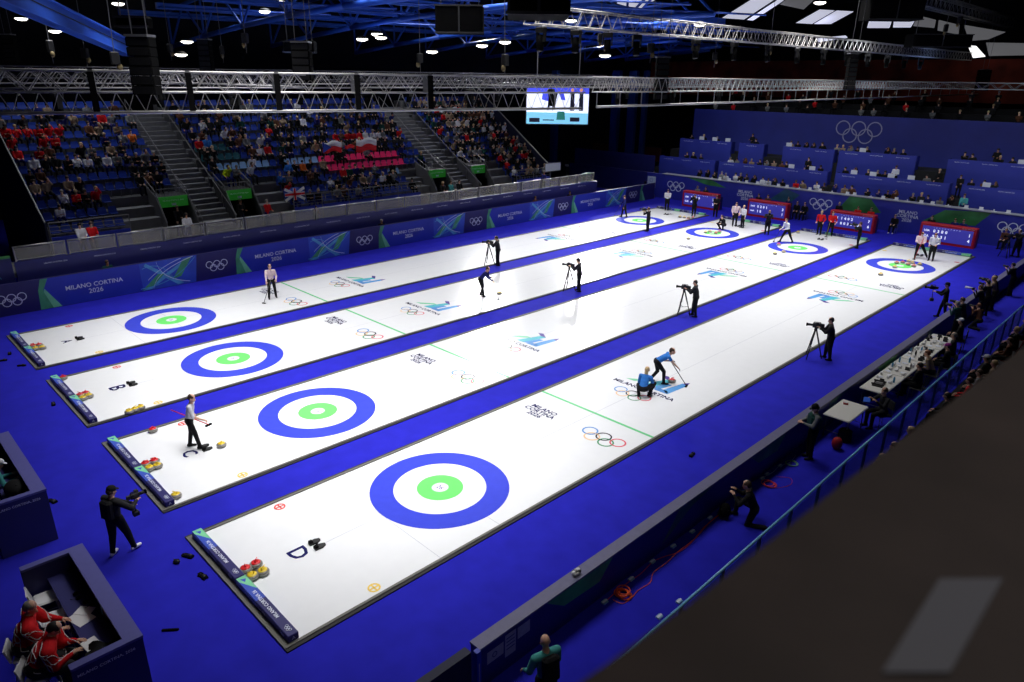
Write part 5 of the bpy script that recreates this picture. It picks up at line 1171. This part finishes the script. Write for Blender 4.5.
for k, (px, py, z, c, hc_, lb, st) in enumerate(((1000, 247, 1.6, 'black', 'black', 'photographer in black at the far upper right behind the barrier', True), (960, 306, .95, 'darkgreen', 'grey', 'photographer with white hair leaning on the barrier above the tables', True), (987, 277, 1.25, 'black', 'brown', 'photographer in black with a long white lens behind the barrier', True), (1001, 268, 1.25, 'black', 'black', 'photographer in black right of the long white lens', True), (995, 303, 1.15, 'brown', 'auburn', 'photographer in brown jacket crouching mid aisle', False), (1018, 258, 1.2, 'black', 'black', 'photographer in black cut by the right frame edge', True), (974, 268, 1.35, 'charcoal', 'brown', 'photographer in charcoal jacket bending over the barrier', True), (1016, 288, 1.2, 'beige', 'blonde', 'photographer in beige jacket near the right frame edge', True))):
    x = 5.95 if k != 4 else 6.3; p = gx(px, py, x)
    if p.z < .9: p = gz(px, py, 1.3)
    P = pose(hR=(.1, .36, 1.35), hL=(-.08, .38, 1.3), spine=(0, .14, .48), look=(0, 1, -.2)) if st else pose(pel=(0, 0, .4), spine=(0, .15, .46), fR=(.18, .25, .08), fL=(-.15, -.2, .08), kR=(.3, 1, .5), kL=(-.2, 1, -.2), hR=(.1, .36, .85), hL=(-.08, .38, .8))
    x = max(x, 6.0); t, i_ = person(lb, (x, p.y), 150+12*(k % 4), P, top=c, hairc=hc_, vox=.026, group='photographers along the barrier')
    f = w_of(t, (.02, .46, 1.44 if st else .92)); a = math.radians(150+12*(k % 4)-90)
    cmr = thing('photo_camera', 'camera held by the '+lb, 'camera', f, a, 'cameras of the photographers along the barrier')
    MB().rbox(-.07, .07, -.04, .04, -.05, .05, black, .012).build('camera_body', cmr); MB().tube((0, .04, 0), (0, .34 if k in (2, 3) else .18, 0), .045, offwhite if k == 2 else black, 12, .055).build('lens', cmr)
t, _ = person('camera operator in black with a body mounted camera rig on the carpet beyond the tables', (4.75, 25.6), 200, pose(hR=(.14, .44, 1.22), hL=(-.12, .44, 1.25), fR=(.14, .15, .08), fL=(-.14, -.15, .08)), top='black', cap='black', hairc='black', vox=.022)
rigcam('large black camera rig carried by the operator beyond the tables', w_of(t, (.02, .62, 1.4)), 205, True)
# blue rail and glass screen in front of the right stand
bm = mat('rail_blue_light', (120, 190, 240), .35)  # blue light on the rail goes into its base colour
rl = thing('blue_handrail', 'long bright blue handrail on posts running diagonally above the dark ledge', 'handrail', (7.5, 0, 0))
MB().tube((0, -3.5, 1.09), (0, 26.5, 1.09), .028, bm, 10).build('rail', rl)
for k in range(21): MB().box(-.03, .03, -3.4+k*1.5, -3.34+k*1.5, 0, 1.07, mat('blue_post', (30, 70, 140), .5)).build('post', rl)
MB().box(-.006, .006, -3.4, 26.4, .08, 1.0, mat('blue_glass', (40, 90, 170), .1)).build('glass_panel', rl); MC['blue_glass'].node_tree.nodes['Principled BSDF'].inputs['Alpha'].default_value = .35
for k in range(3): struct(MB().box(7.6+1.4*k, 9.0+1.4*k, -6, 34, 0, .12+.3*k, dgrey).build('trim_%d' % (11+k)))
redseat = seat_mesh(mat('red_seat', (120, 40, 36), .6)).mesh('folding_seat')
SP = [(850, 462, 'navy', 'grey', None), (876, 443, 'black', 'grey', None), (888, 434, 'charcoal', 'brown', None), (905, 418, 'grey', 'blonde', None), (940, 392, 'black', 'black', None), (972, 372, 'grey', 'brown', None), (980, 356, 'black', 'black', 'white'), (986, 366, 'beige', 'blonde', None), (1003, 340, 'brown', 'brown', None), (1012, 323, 'black', 'blonde', None), (1021, 316, 'navy', 'auburn', None), (962, 380, 'red', 'brown', None)]
for k, (px, py, c, hc_, cp) in enumerate(SP):
    p = gz(px, py, 1.3); x = min(max(p.x, 8.0), 8.3)
    p = gx(px, py, x); x += .3
    sitter('spectator %s in %s behind the blue handrail, %s along it from the bottom' % ('with white cap' if cp else 'with %s hair' % hc_, c, ordn(k+1)), x, p.y, 180, z=.12, top=c, hairc=hc_, cap=cp, vox=.024, group='spectators behind the blue handrail')
    o = bpy.data.objects.new('spectator_chair', redseat); COL.objects.link(o); o.location = (x+.02, p.y, .12); o.rotation_euler.z = PI; o.scale = (1, 1, 1.05)
    tag(o, 'red folding seat behind the blue handrail, %s along it from the bottom' % ordn(k+1), 'seat', 'red folding seats behind the blue handrail')
# dark ledge close to the camera
lm = mat('ledge_dark_brown', (62, 52, 50), .6, noise=.25, scale=4, spec=.25)
lp = [gz(556, 700, 9.5), gz(700, 596, 9.5), gz(850, 478, 9.5), gz(1040, 335, 9.5)]
q = MB(); pts = [(p.x, p.y) for p in lp]; q.prism([(14.2, -10.6)]+[(lp[0].x-.02, -10.6)]+pts+[(lp[-1].x+.25, -2.0), (14.2, -2.0)], 9.44, 9.5, lm)
lg = thing('balcony_ledge', 'large blurred dark brown ledge filling the bottom right corner', 'ledge', (0, 0, 0)); q.build('top_board', lg)
q = MB(); q.box(12.42, 14.2, -10.6, -2.0, 9.1, 9.44, lm); q.build('side_board', lg)
q = MB(); pp_ = [gz(a, b, 9.504) for a, b in ((940, 578), (1003, 578), (950, 672), (882, 672))]; c0 = sum((V(p) for p in pp_), V(0, 0, 0))/4
q.prism([(p.x-c0.x, p.y-c0.y) for p in pp_], 0, .003, mat('grey_card', (100, 103, 116), .6)); tag(q.build('grey_card', None, (c0.x, c0.y, 9.5005)), 'blurred grey card lying on the dark ledge', 'card')
# ================================================================== OVERHEAD
def dz(px, py, d): return CL + ray(px, py)*d
def truss(lb, p0, p1, zb, h, w=.5, pitch=.55, r=.025, mt=None, group='horizontal lighting trusses', posts=None, ct=None):
    mt = mt or alu; p0 = V(p0[0], p0[1], 0); p1 = V(p1[0], p1[1], 0); d = p1-p0; L = d.length; yaw = math.atan2(d.y, d.x)
    t = thing('lighting_truss', lb, 'truss', (p0.x, p0.y, zb), yaw, group)
    for sy in (-1, 1):
        for z in (0, h): MB().tube((0, sy*w/2, z), (L, sy*w/2, z), r, mt, 8).build('chord', t)
    for nm, faces in (('side_lacing', [(-w/2, 0, -w/2, h)]), ('side_lacing', [(w/2, 0, w/2, h)]), ('flat_lacing', [(-w/2, 0, w/2, 0)]), ('flat_lacing', [(-w/2, h, w/2, h)])):
        q = MB(); n = max(2, int(L/pitch))
        for (ya, za, yb, zb_) in faces:
            for j in range(n):
                a = (L*j/n, ya, za); b = (L*(j+.5)/n, yb, zb_); c = (L*(j+1)/n, ya, za); q.tube(a, b, r*.5, mt, 5); q.tube(b, c, r*.5, mt, 5)
        q.build(nm, t)
    if posts:
        for j in range(int(L/posts)-1):
            q = MB(); x = min(L-.05, j*posts); q.box(x-.06, x+.06, -w/2-.04, w/2+.04, -.04, h+.04, ct or steel); q.box(x-.08, x+.08, -w/2-.1, -w/2-.01, -.5, h-.02, blackm); q.build('junction_block', t)
    return t, L
# main truss T1, two runs
S1 = ((-12.2, -10.6), (-4.9, 10.9)); S2 = ((-5.55, 12.6), (-6.2, 44.5)); S3 = ((-6.25, 45.0), (-7.6, 80))
def hang_rail(t, L, zt, n_lace, every):
    MB().tube((0, 0, -.54), (L, 0, -.54), .045, alu, 8).build('lower_rail', t)
    q = MB(); k = int(L/every)
    for j in range(k+1): q.tube((min(L, j*every), 0, 0), (min(L, j*every), 0, -.54), .022, alu, 6)
    q.build('rail_hangers', t)
    if n_lace:
        q = MB(); n = int(L/.45)
        for j in range(n): q.tube((L*j/n, 0, 0), (L*(j+.5)/n, 0, -.52), .011, alu, 5); q.tube((L*(j+.5)/n, 0, -.52), (L*(j+1)/n, 0, 0), .011, alu, 5)
        q.build('rail_lacing', t)
t, L = truss('bright aluminium truss with lower rail crossing the left half of the picture at the top', *S1, 9.66, .54, posts=2.4, pitch=.8); hang_rail(t, L, 0, True, 2.4)
t, L = truss('bright aluminium truss with ladder-like lower rail crossing the right half of the picture', *S2, 9.66, .54, pitch=.5); hang_rail(t, L, 0, False, 1.5)
t, L = truss('far end of the bright aluminium truss at the right frame edge', *S3, 9.66, .54, pitch=.7); hang_rail(t, L, 0, False, 3)
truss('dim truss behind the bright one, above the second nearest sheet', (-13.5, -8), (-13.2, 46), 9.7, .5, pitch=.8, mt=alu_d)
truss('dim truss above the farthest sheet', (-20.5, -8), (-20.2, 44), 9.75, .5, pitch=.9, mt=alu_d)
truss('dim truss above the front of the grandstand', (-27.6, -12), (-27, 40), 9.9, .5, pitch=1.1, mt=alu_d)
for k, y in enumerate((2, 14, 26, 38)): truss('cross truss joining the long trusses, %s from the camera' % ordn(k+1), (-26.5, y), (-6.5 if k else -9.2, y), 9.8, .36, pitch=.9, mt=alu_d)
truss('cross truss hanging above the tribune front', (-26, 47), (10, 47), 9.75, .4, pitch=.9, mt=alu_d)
truss('high truss sloping to the right above the moving lights', (-7.05, 10.3), (-6.9, 66), 12.0, .62, pitch=.75, mt=alu, posts=None, w=.6)
a, b = gz(880, -4, 15.5), gz(1010, 28, 15.5); truss('dark truss with pale lacing in the top right corner', (a.x, a.y), (b.x, b.y), 15.5, .9, pitch=1.2, r=.05, mt=alu_d, w=.9)
# moving head lamps under T4
def mhead():
    t = thing('stage_lamp', '', 'stage lamp', group='stage lamps hanging below the high truss')
    MB().rbox(-.2, .2, -.14, .14, -.22, -.04, black, .03).build('base', t)
    q = MB(); q.box(-.2, .2, -.07, .07, -.24, -.2, black); q.box(-.2, -.15, -.07, .07, -.55, -.2, black); q.box(.15, .2, -.07, .07, -.55, -.2, black); yk = q.build('yoke', t)
    q = MB(); q.tube((0, 0, -.32), (0, -.05, -.85), .13, blackm, 12, .15); q.tube((0, -.05, -.85), (0, -.055, -.88), .12, dgrey, 12, .11); q.build('lamp_head', yk)
    q = MB(); q.tube((0, 0, -.04), (0, 0, .02), .03, steel, 6); q.build('clamp', t); return t
m0 = None
for k in range(14):
    y = 10.9+k*2.0 if k < 4 else 18+(k-3)*3.6; lb = 'black moving stage lamp hanging below the high truss, %s from the left' % ordn(k+1)
    if m0 is None: m0 = mhead(); m0.location = (-7.0, y, 11.97); m0['label'] = lb
    else: dup(m0, (-7.0, y, 11.97), .3*k, lb)
for k in range(16):
    x, y = [(-12.9, -4+5.5*k) if k < 9 else (-20.1, -5+6.5*(k-9))][0]
    dup(m0, (x, y, 9.68), .5*k, 'black stage lamp on the %s dim truss, %s along it' % ('second' if k < 9 else 'third', ordn(k+1 if k < 9 else k-8)), 'stage lamps on the dim trusses')
# speaker arrays
def array_(lb, p, n, w=.62, h=.24, deg=-45):
    t = thing('speaker_array', lb, 'speaker', p, math.radians(deg), 'hanging speaker arrays')
    for k in range(n):
        q = MB(); q.rbox(-w/2, w/2, -.22-.012*k, .22-.012*k, -h*(k+1)+.01, -h*k, blackm, .03); q.box(-w/2+.04, w/2-.04, -.225-.012*k, -.22-.012*k, -h*(k+1)+.03, -h*k-.02, black); q.build('speaker_cabinet', t)
    q = MB(); q.box(-.3, .3, -.25, .25, 0, .06, steel); q.build('flying_frame', t)
    q = MB(); q.tube((-.2, 0, .06), (-.2, 0, 4), .012, steel, 5); q.tube((.2, 0, .06), (.2, 0, 4), .012, steel, 5); q.build('chains', t)
def arr(px, py, depth, n, lb, w=.62, h=.24): array_(lb, dz(px, py, depth), n, w, h, 45)
arr(140, 37, 18.5, 6, 'black hanging speaker array in front of the bright truss at upper left')
arr(204, 40, 34, 9, 'thin dark speaker array hanging right of the big one at upper left', .6)
arr(301, 43, 24, 5, 'dark speaker array hanging above the middle of the grandstand', .62)
arr(663, 58, 30, 7, 'tall black speaker array crossing the bright truss right of centre', .55)
arr(854, 54, 40, 8, 'tall black speaker array crossing the bright truss at right', .5)
arr(985, 70, 60, 7, 'small dark speaker array near the right frame edge', 1.0)
arr(8, 35, 40, 6, 'dark speaker array at the left frame edge')
def bigbox(lb, px, py, d, w, h, dep, deg=45):
    t = thing('equipment_box', lb, 'equipment box', dz(px, py, d), math.radians(deg), 'dark equipment boxes hanging from the roof')
    MB().rbox(-w/2, w/2, -dep/2, dep/2, -h/2, h/2, blackm, .05).build('housing', t)
    q = MB(); q.box(-w/2-.03, w/2+.03, -dep/2-.03, -dep/2, -h/2, -h/2+.06, dgrey); q.box(-w/2-.03, w/2+.03, -dep/2-.03, -dep/2, h/2-.06, h/2, dgrey); q.box(-.03, .03, -dep/2-.04, -dep/2, -h/2, h/2, dgrey); q.build('frame', t)
    q = MB()
    for sx in (-1, 1): q.tube((sx*w*.4, 0, h/2), (sx*w*.4, 0, h/2+2.5), .02, steel, 5)
    q.build('hangers', t)
bigbox('large black projector box hanging at top centre', 460, 20, 30, 2.0, 1.1, 1.2)
bigbox('black box hanging beside the speaker array above the grandstand', 300, 47, 32, 1.4, .5, .6)
bigbox('dark panel filling the top edge right of the projector box', 538, 4, 14, 1.2, .5, 1.6)
bigbox('black box hanging in the top right between the pale roof panels', 892, 9, 40, 3.0, 1.2, 1.5)
bigbox('long black box hanging below the pale panels at top right', 938, 41, 46, 3.8, .8, 1.2)
bigbox('small black box hanging above the big speaker array at upper left', 134, 22, 20, .9, .3, .4)
# roof steel
XL = lambda y: int(12.67-.56*(y+10))
for k, y in enumerate((12, 20, 28, 36, 44, 52, 60, 68)):
    t = thing('roof_truss', 'roof truss tinted with blue light, spanning the hall, %s from the camera' % ordn(k+1), 'roof truss', (0, y, 0), 0, 'blue roof trusses')
    Z = lambda x: 13.6+.0016*(x+15)**2*-1+ (k % 2)*.3
    for h_, r in ((0, .16), (2.4, .13)):
        q = MB(); pts = [(x, 0, Z(x)+h_) for x in range(-46, XL(y), 6)]; q.path(pts, r, roofblue, 8); q.build('chord', t)
    q = MB()
    for x in range(-46, XL(y)-6, 6): q.tube((x, 0, Z(x)), (x+3, 0, Z(x+3)+2.4), .08, roofblue, 6); q.tube((x+3, 0, Z(x+3)+2.4), (x+6, 0, Z(x+6)), .08, roofblue, 6); q.tube((x, 0, Z(x)), (x, 0, Z(x)+2.4), .07, roofblue, 6)
    q.build('diagonals', t)
for k, x in enumerate((-44, -37, -30, -23, -16)):
    t = thing('roof_purlin', 'blue roof purlin running lengthwise, %s from the left' % ordn(k+1), 'roof beam', (x, 0, 0), 0, 'blue roof purlins')
    q = MB(); YE = (12.67-x)/.58-10; q.box(-.12, .12, 8, YE, 13.9, 14.25, roofblue); q.build('beam', t)
    q = MB()
    for j in range(8):
        y = 8+8*j
        if y+8 > YE: break
        q.tube((0, y, 14.0), (7 if k < 6 else 5, y+8, 13.7), .06, roofblue, 6)
        if j % 2: q.tube((0, y, 14.0), (-5, y+8, 15.4), .05, roofblue, 6)
    q.build('bracing', t)
# inclined box girder upper left
a = dz(-22, -20, 17.5); b = dz(127, 48, 31); t = thing('inclined_girder', 'broad blue inclined girder crossing the upper left corner', 'girder', a)
d = b-a; q = MB(); R3 = d.to_track_quat('Y', 'Z').to_matrix().to_4x4(); Lg = d.length; q.box(-.12, .12, 0, Lg, -.34, .34, roofblue, R3); q.build('web', t)
q = MB()
for z in (-.34, .3): q.box(-.22, .22, 0, Lg, z, z+.04, roofblue, R3)
q.box(-.14, .14, 0, Lg, .05, .08, dark, R3); q.build('flanges', t)
# hoists and chains
hs = [(50, 38, 26), (85, 45, 30), (115, 50, 24), (170, 40, 36), (222, 42, 36), (245, 30, 30), (420, 50, 32), (505, 52, 26), (600, 30, 34), (651, 40, 30), (715, 48, 40), (770, 40, 44), (946, 20, 40), (960, 12, 44)]
for k, (px, py, d) in enumerate(hs):
    p = dz(px, py+8, d); t = thing('chain_hoist', 'chain hoist with hanging cable above the trusses, %s from the left' % ordn(k+1), 'hoist', p, k*.7, 'chain hoists below the roof')
    MB().rbox(-.14, .14, -.1, .1, -.2, .2, black, .03).build('motor', t)
    q = MB(); q.tube((0, 0, .2), (.12*math.sin(k), 0, 3.2), .015, steel, 5); q.build('chain', t)
    q = MB(); q.ball((.1, 0, -.28), .1, .08, .12, mat('chain_bag', (110, 96, 60), .7), 8, 6); q.tube((0, 0, -.2), (0, 0, -.6), .012, steel, 5); q.build('chain_bag', t)
# round ceiling lamps
lampm = mat('lamp_glow', (255, 250, 240), .4, emit=5)
for k, (px, py) in enumerate(((21, 18), (55, 30.5), (187, 41), (181, 54), (279, 1), (265, 11), (362, 38.5), (377, 33.5), (381, 37), (432, 51), (505, 41.5), (571, 20), (605, 55), (118, 3), (482, 45), (700, 24), (820, 2))):
    p = dz(px, py, 44); t = thing('ceiling_lamp', 'small glowing round lamp under the blue roof, %s from the left' % ordn(sorted([21, 55, 187, 181, 279, 265, 362, 377, 381, 432, 505, 571, 605, 118, 482, 700, 820]).index(px)+1), 'ceiling lamp', p, 0, 'round lamps under the roof')
    MB().lathe([(.1, .16), (.25, .12), (.36, .02), (.36, 0)], black, 16).build('shade', t); MB().lathe([(.34, -.01), (.36, -.06), (.2, -.14), (.001, -.16)], lampm, 16).build('lamp_glass', t)
# pale roof panels, top right, with glow put into their material
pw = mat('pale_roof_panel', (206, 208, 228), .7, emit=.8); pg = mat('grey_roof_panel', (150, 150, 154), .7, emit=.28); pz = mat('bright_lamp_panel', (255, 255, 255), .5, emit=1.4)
PN = [([(618, -4), (662, -4), (639, 9.5), (617, 3.5)], pw), ([(722, 18), (757, -4), (780, -4), (744, 19.5)], pw), ([(747, 20), (782, -3), (783, 1), (753, 20.6)], pw), ([(780, 4.5), (790, -4), (818, -4), (803.5, 9.5)], pg),
      ([(796, 23), (819, 10), (834, 11), (812, 24)], pw), ([(814, 24), (836, 11), (853, 12), (831, 24)], pw), ([(863.5, 5), (873, 6.5), (869, 20), (862, 19)], pg), ([(869, 21), (891.5, 21), (889, 28), (867, 28)], pw), ([(894, 20), (915, 20), (910.5, 27.5), (893, 27.5)], pw),
      ([(918, 16), (935.5, 20.5), (934, 28), (913, 26)], pg), ([(938.6, 20.5), (959, 25.5), (958, 34.5), (937.5, 30.5)], pg), ([(964, 25.5), (1005, 32.5), (988, 39.5), (969, 41)], pg), ([(816, 39), (845, 36), (847, 38), (818, 42)], pw), ([(968, 46), (975.6, 46.5), (985, 56.7), (973, 58)], pz), ([(986, 43), (1040, 44), (1040, 55), (989, 56)], pg)]
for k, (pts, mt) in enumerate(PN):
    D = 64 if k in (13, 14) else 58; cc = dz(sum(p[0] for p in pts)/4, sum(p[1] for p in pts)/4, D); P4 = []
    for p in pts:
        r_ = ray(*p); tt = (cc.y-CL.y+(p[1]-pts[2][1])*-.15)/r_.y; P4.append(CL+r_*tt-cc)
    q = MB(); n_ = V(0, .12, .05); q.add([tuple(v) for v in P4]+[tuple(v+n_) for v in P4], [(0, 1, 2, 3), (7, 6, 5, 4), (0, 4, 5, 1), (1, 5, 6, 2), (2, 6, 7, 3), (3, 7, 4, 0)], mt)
    tag(q.build('glowing_roof_panel', None, cc), '%s four-sided roof panel in the top right, %s from the left' % ({pw.name: 'pale white', pg.name: 'grey', pz.name: 'brightly glowing'}[mt.name], ordn(sorted(range(len(PN)), key=lambda j: sum(p[0] for p in PN[j][0])).index(k)+1)), 'glowing_roof_panel', 'pale roof panels')
# video screen
c = dz(557.5, 105.5, 44); t = thing('video_screen', 'large bright video screen showing curlers on ice, hanging behind the bright truss', 'screen', c, math.radians(45))
W, H = 3.86, 2.2; MB().rbox(-W/2-.06, W/2+.06, 0, .2, -H/2-.06, H/2+.06, black, .02).build('housing', t)
sw = mat('screen_ice', (226, 232, 255), .4, emit=1.0); sb = mat('screen_royal', (70, 80, 220), .4, emit=.8); sc_ = mat('screen_cyan', (120, 190, 220), .4, emit=.8); sd = mat('screen_dark', (24, 26, 48), .4, emit=.3); skn = mat('screen_warm', (220, 150, 120), .4, emit=.6)
q = MB(); q.box(-W/2, W/2, -.02, 0, -H/2, H/2, sw); q.build('picture', t)
q = MB(); Fm = basis((0, -.022, 0), (1, 0, 0), (0, 0, 1))
def sp_(pts, mt, z): q.prism(pts, z, z+.004, mt, Fm)
sp_([(-W/2, .75), (W/2, .7), (W/2, H/2), (-W/2, H/2)], sb, 0); sp_([(-1.0, .35), (-.4, .2), (-.2, 1.0), (-.9, 1.05)], sb, .004); sp_([(.2, .35), (.5, .3), (.3, 1.0), (.0, 1.0)], sb, .004)
for x in (-.25, -.55): sp_([(x-.1, -.3), (x, -.3), (x+.25, .7), (x+.0, .7)], sd, .008)
for x in (.9, 1.45): sp_([(x-.12, -.3), (x+.16, -.3), (x+.14, .8), (x-.1, .8)], sd, .008); q.disc(x, .92, .1, .008, .012, skn, 16, Fm)
sp_([(-W/2, -H/2), (W/2, -H/2), (W/2, -.45), (-W/2, -.4)], sc_, .012); sp_([(-1.75, -1.0), (-1.1, -1.0), (-1.1, -.75), (-1.75, -.75)], sd, .016); sp_([(-.05, -.85), (.5, -.85), (.45, -.35), (0, -.35)], mat('screen_green', (40, 120, 110), .4, emit=.5), .016); sp_([(.8, -.95), (1.4, -.95), (1.4, -.7), (.8, -.7)], sd, .016)
sp_([(-.9, -.9), (-.2, -.9), (-.2, -.84), (-.9, -.84)], sd, .016)
q.build('picture_shapes', t)
q = MB()
for sx in (-1, 1): q.tube((sx*1.3, .1, H/2), (sx*1.3, .1, H/2+3), .03, steel, 6)
q.build('hangers', t)
# tall columns and dark structure behind the right end of the grandstand
colm = mat('column_blue', (24, 60, 130), .6)
for k, (px, w) in enumerate(((553, .9), (612, 1.0), (628, 1.0), (640, .5))):
    p = gy(px, 170, 58); t = thing('wall_column', 'dark blue column behind the right end of the grandstand, %s from the left' % ordn(k+1), 'column', (p.x, 58, 0), 0, 'dark blue columns')
    MB().rbox(-w/2, w/2, -.3, .3, 0, 11, colm, .05).build('shaft', t); MB().box(-w/2-.1, w/2+.1, -.4, .4, 0, .4, navy).build('base', t)
p = gy(600, 155, 62); o = MB().box(-1.2, 1.2, 0, .1, -1.4, 1.4, mat('brown_door', (96, 60, 26), .7, noise=.3)).box(-1.3, -1.2, -.05, .12, -1.4, 1.5, dark).build('brown_board', None, p); tag(o, 'brown board in the dark behind the columns', 'board')
p = gy(652, 154, 60); o = MB().box(-1.2, 1.2, 0, .1, -.8, .8, brown).box(-1.2, 1.2, -.05, 0, .75, .85, dark).build('red_board', None, p); tag(o, 'dim red-brown board left of the press tribune', 'board')
t = thing('floor_lamp_stand', 'thin lamp stand with small white head behind the right end of the stand', 'lamp stand', gy(566.5, 176, 47)*1.0)
pz_ = t.location.z; t.location.z = 0; MB().tube((0, 0, 0), (0, 0, pz_+1.0), .04, steel, 6).build('pole', t); MB().rbox(-.2, .2, -.1, .1, pz_+1.0, pz_+1.2, white, .03).build('lamp_head', t)
# white equipment board and pictogram sign at the right end of the grandstand
p = gx(553, 167, -27.3); o = MB().box(-.03, .03, -.9, .9, -.3, .3, offwhite).box(-.05, -.03, -.95, .95, -.35, .35, alu_d).build('white_board', None, p); tag(o, 'white board fixed at the right end of the grandstand side rail', 'board')
p = gx(586, 179, -25.2); t = thing('green_sign', 'green sign with a white running figure at the right end of the railing', 'sign', p)
MB().box(-.03, .03, -.55, .55, -.45, .5, mat('exit_green', (30, 110, 90), .5)).build('plate', t)
q = MB(); Fm = basis((.032, 0, 0), (0, 1, 0), (0, 0, 1)); q.disc(.05, .3, .08, 0, .004, offwhite, 14, Fm)
for pts in ([(-.02, .2), (.1, .18), (.05, -.1), (-.08, -.06)], [(-.08, -.06), (.02, -.1), (-.2, -.38), (-.28, -.34)], [(.0, -.05), (.08, -.1), (.25, -.3), (.18, -.36)], [(.05, .15), (.25, .02), (.22, -.04), (.04, .08)], [(-.02, .18), (-.2, .05), (-.17, 0), (0, .1)]): q.prism(pts, 0, .004, offwhite, Fm)
q.build('pictogram', t); MB().tube((0, -.5, -.45), (0, -.5, -1.2), .03, alu_d, 6).tube((0, .5, -.45), (0, .5, -1.2), .03, alu_d, 6).build('legs', t)
# ================================================================== LIGHT
def area(n, loc, sx, sy, e, col=(1, 1, 1), tgt=None, spread=PI):
    l = bpy.data.lights.new(n, 'AREA'); l.shape = 'RECTANGLE'; l.size = sx; l.size_y = sy; l.energy = e; l.color = col; l.spread = spread
    o = bpy.data.objects.new(n, l); COL.objects.link(o); o.location = loc
    d = V(tgt)-V(loc) if tgt else V(0, 0, -1); o.rotation_euler = d.to_track_quat('-Z', 'Y').to_euler(); return o
E0 = .42
for i, x in enumerate((-19, -12.4, -6.2, .0)):
    for j, y in enumerate((0, 11, 22, 33)):
        area('sheet_floodlight', (x, y, 14.5), 3.5, 6, [485, 265, 340, 570][j]*(1.18 if x == 0 and j in (1, 2) else 1), (1, .99, .985), None, math.radians(80))
# glare lamps: low on the far side, mirrored in the wet ice
def glare(px, py, e, s, z=15.5):
    g_ = gz(px, py, .02); r_ = ray(px, py); m_ = V(r_.x, r_.y, -r_.z); k = (z-.02)/m_.z; area('far_floodlight', g_+m_*k, s, s*.6, e, (1, 1, 1), g_, math.radians(40))
glare(590, 288, 700, 2.4); glare(487, 322, 450, 2.4); glare(560, 255, 350, 2.4)
for y in (2, 14, 26): area('added_fill_light', (-33, y, 16), 2, 5, 215, (.9, .95, 1), (-32, y, 4), math.radians(110))  # unseen fill added to brighten the grandstand
for x in (-20, -8, 4): area('added_fill_light', (x, 39.5, 14), 5, 2, 250, (.9, .95, 1), (x, 48, 3), math.radians(90))  # fill added out of view to lift the tribune and far wall
area('added_fill_light', (12.5, -4, 18), 3, 3, 90, (1, .92, .85), (12.5, -6, 9), math.radians(100))  # warm fill added above so the dark ledge is not black
# blue uplights washing the roof steel
for x, y in ((-30, 20), (-18, 35), (-30, 50), (-8, 55), (-20, 8)):
    area('roof_uplight', (x, y, 10.9), 3, 3, 65, (.35, .5, 1), (x, y, 20))
w = bpy.data.worlds.new('w'); bpy.context.scene.world = w; w.use_nodes = True; w.node_tree.nodes['Background'].inputs['Color'].default_value = (.02, .025, .04, 1)
sc = bpy.context.scene
sc.view_settings.view_transform = 'Standard'; sc.view_settings.look = 'None'; sc.view_settings.exposure = 0; sc.view_settings.gamma = 1; sc.view_settings.use_curve_mapping = False
sc.cycles.use_denoising = True; sc.cycles.max_bounces = 5; sc.cycles.diffuse_bounces = 3; sc.cycles.transparent_max_bounces = 6
sc.cycles.sample_clamp_indirect = 4
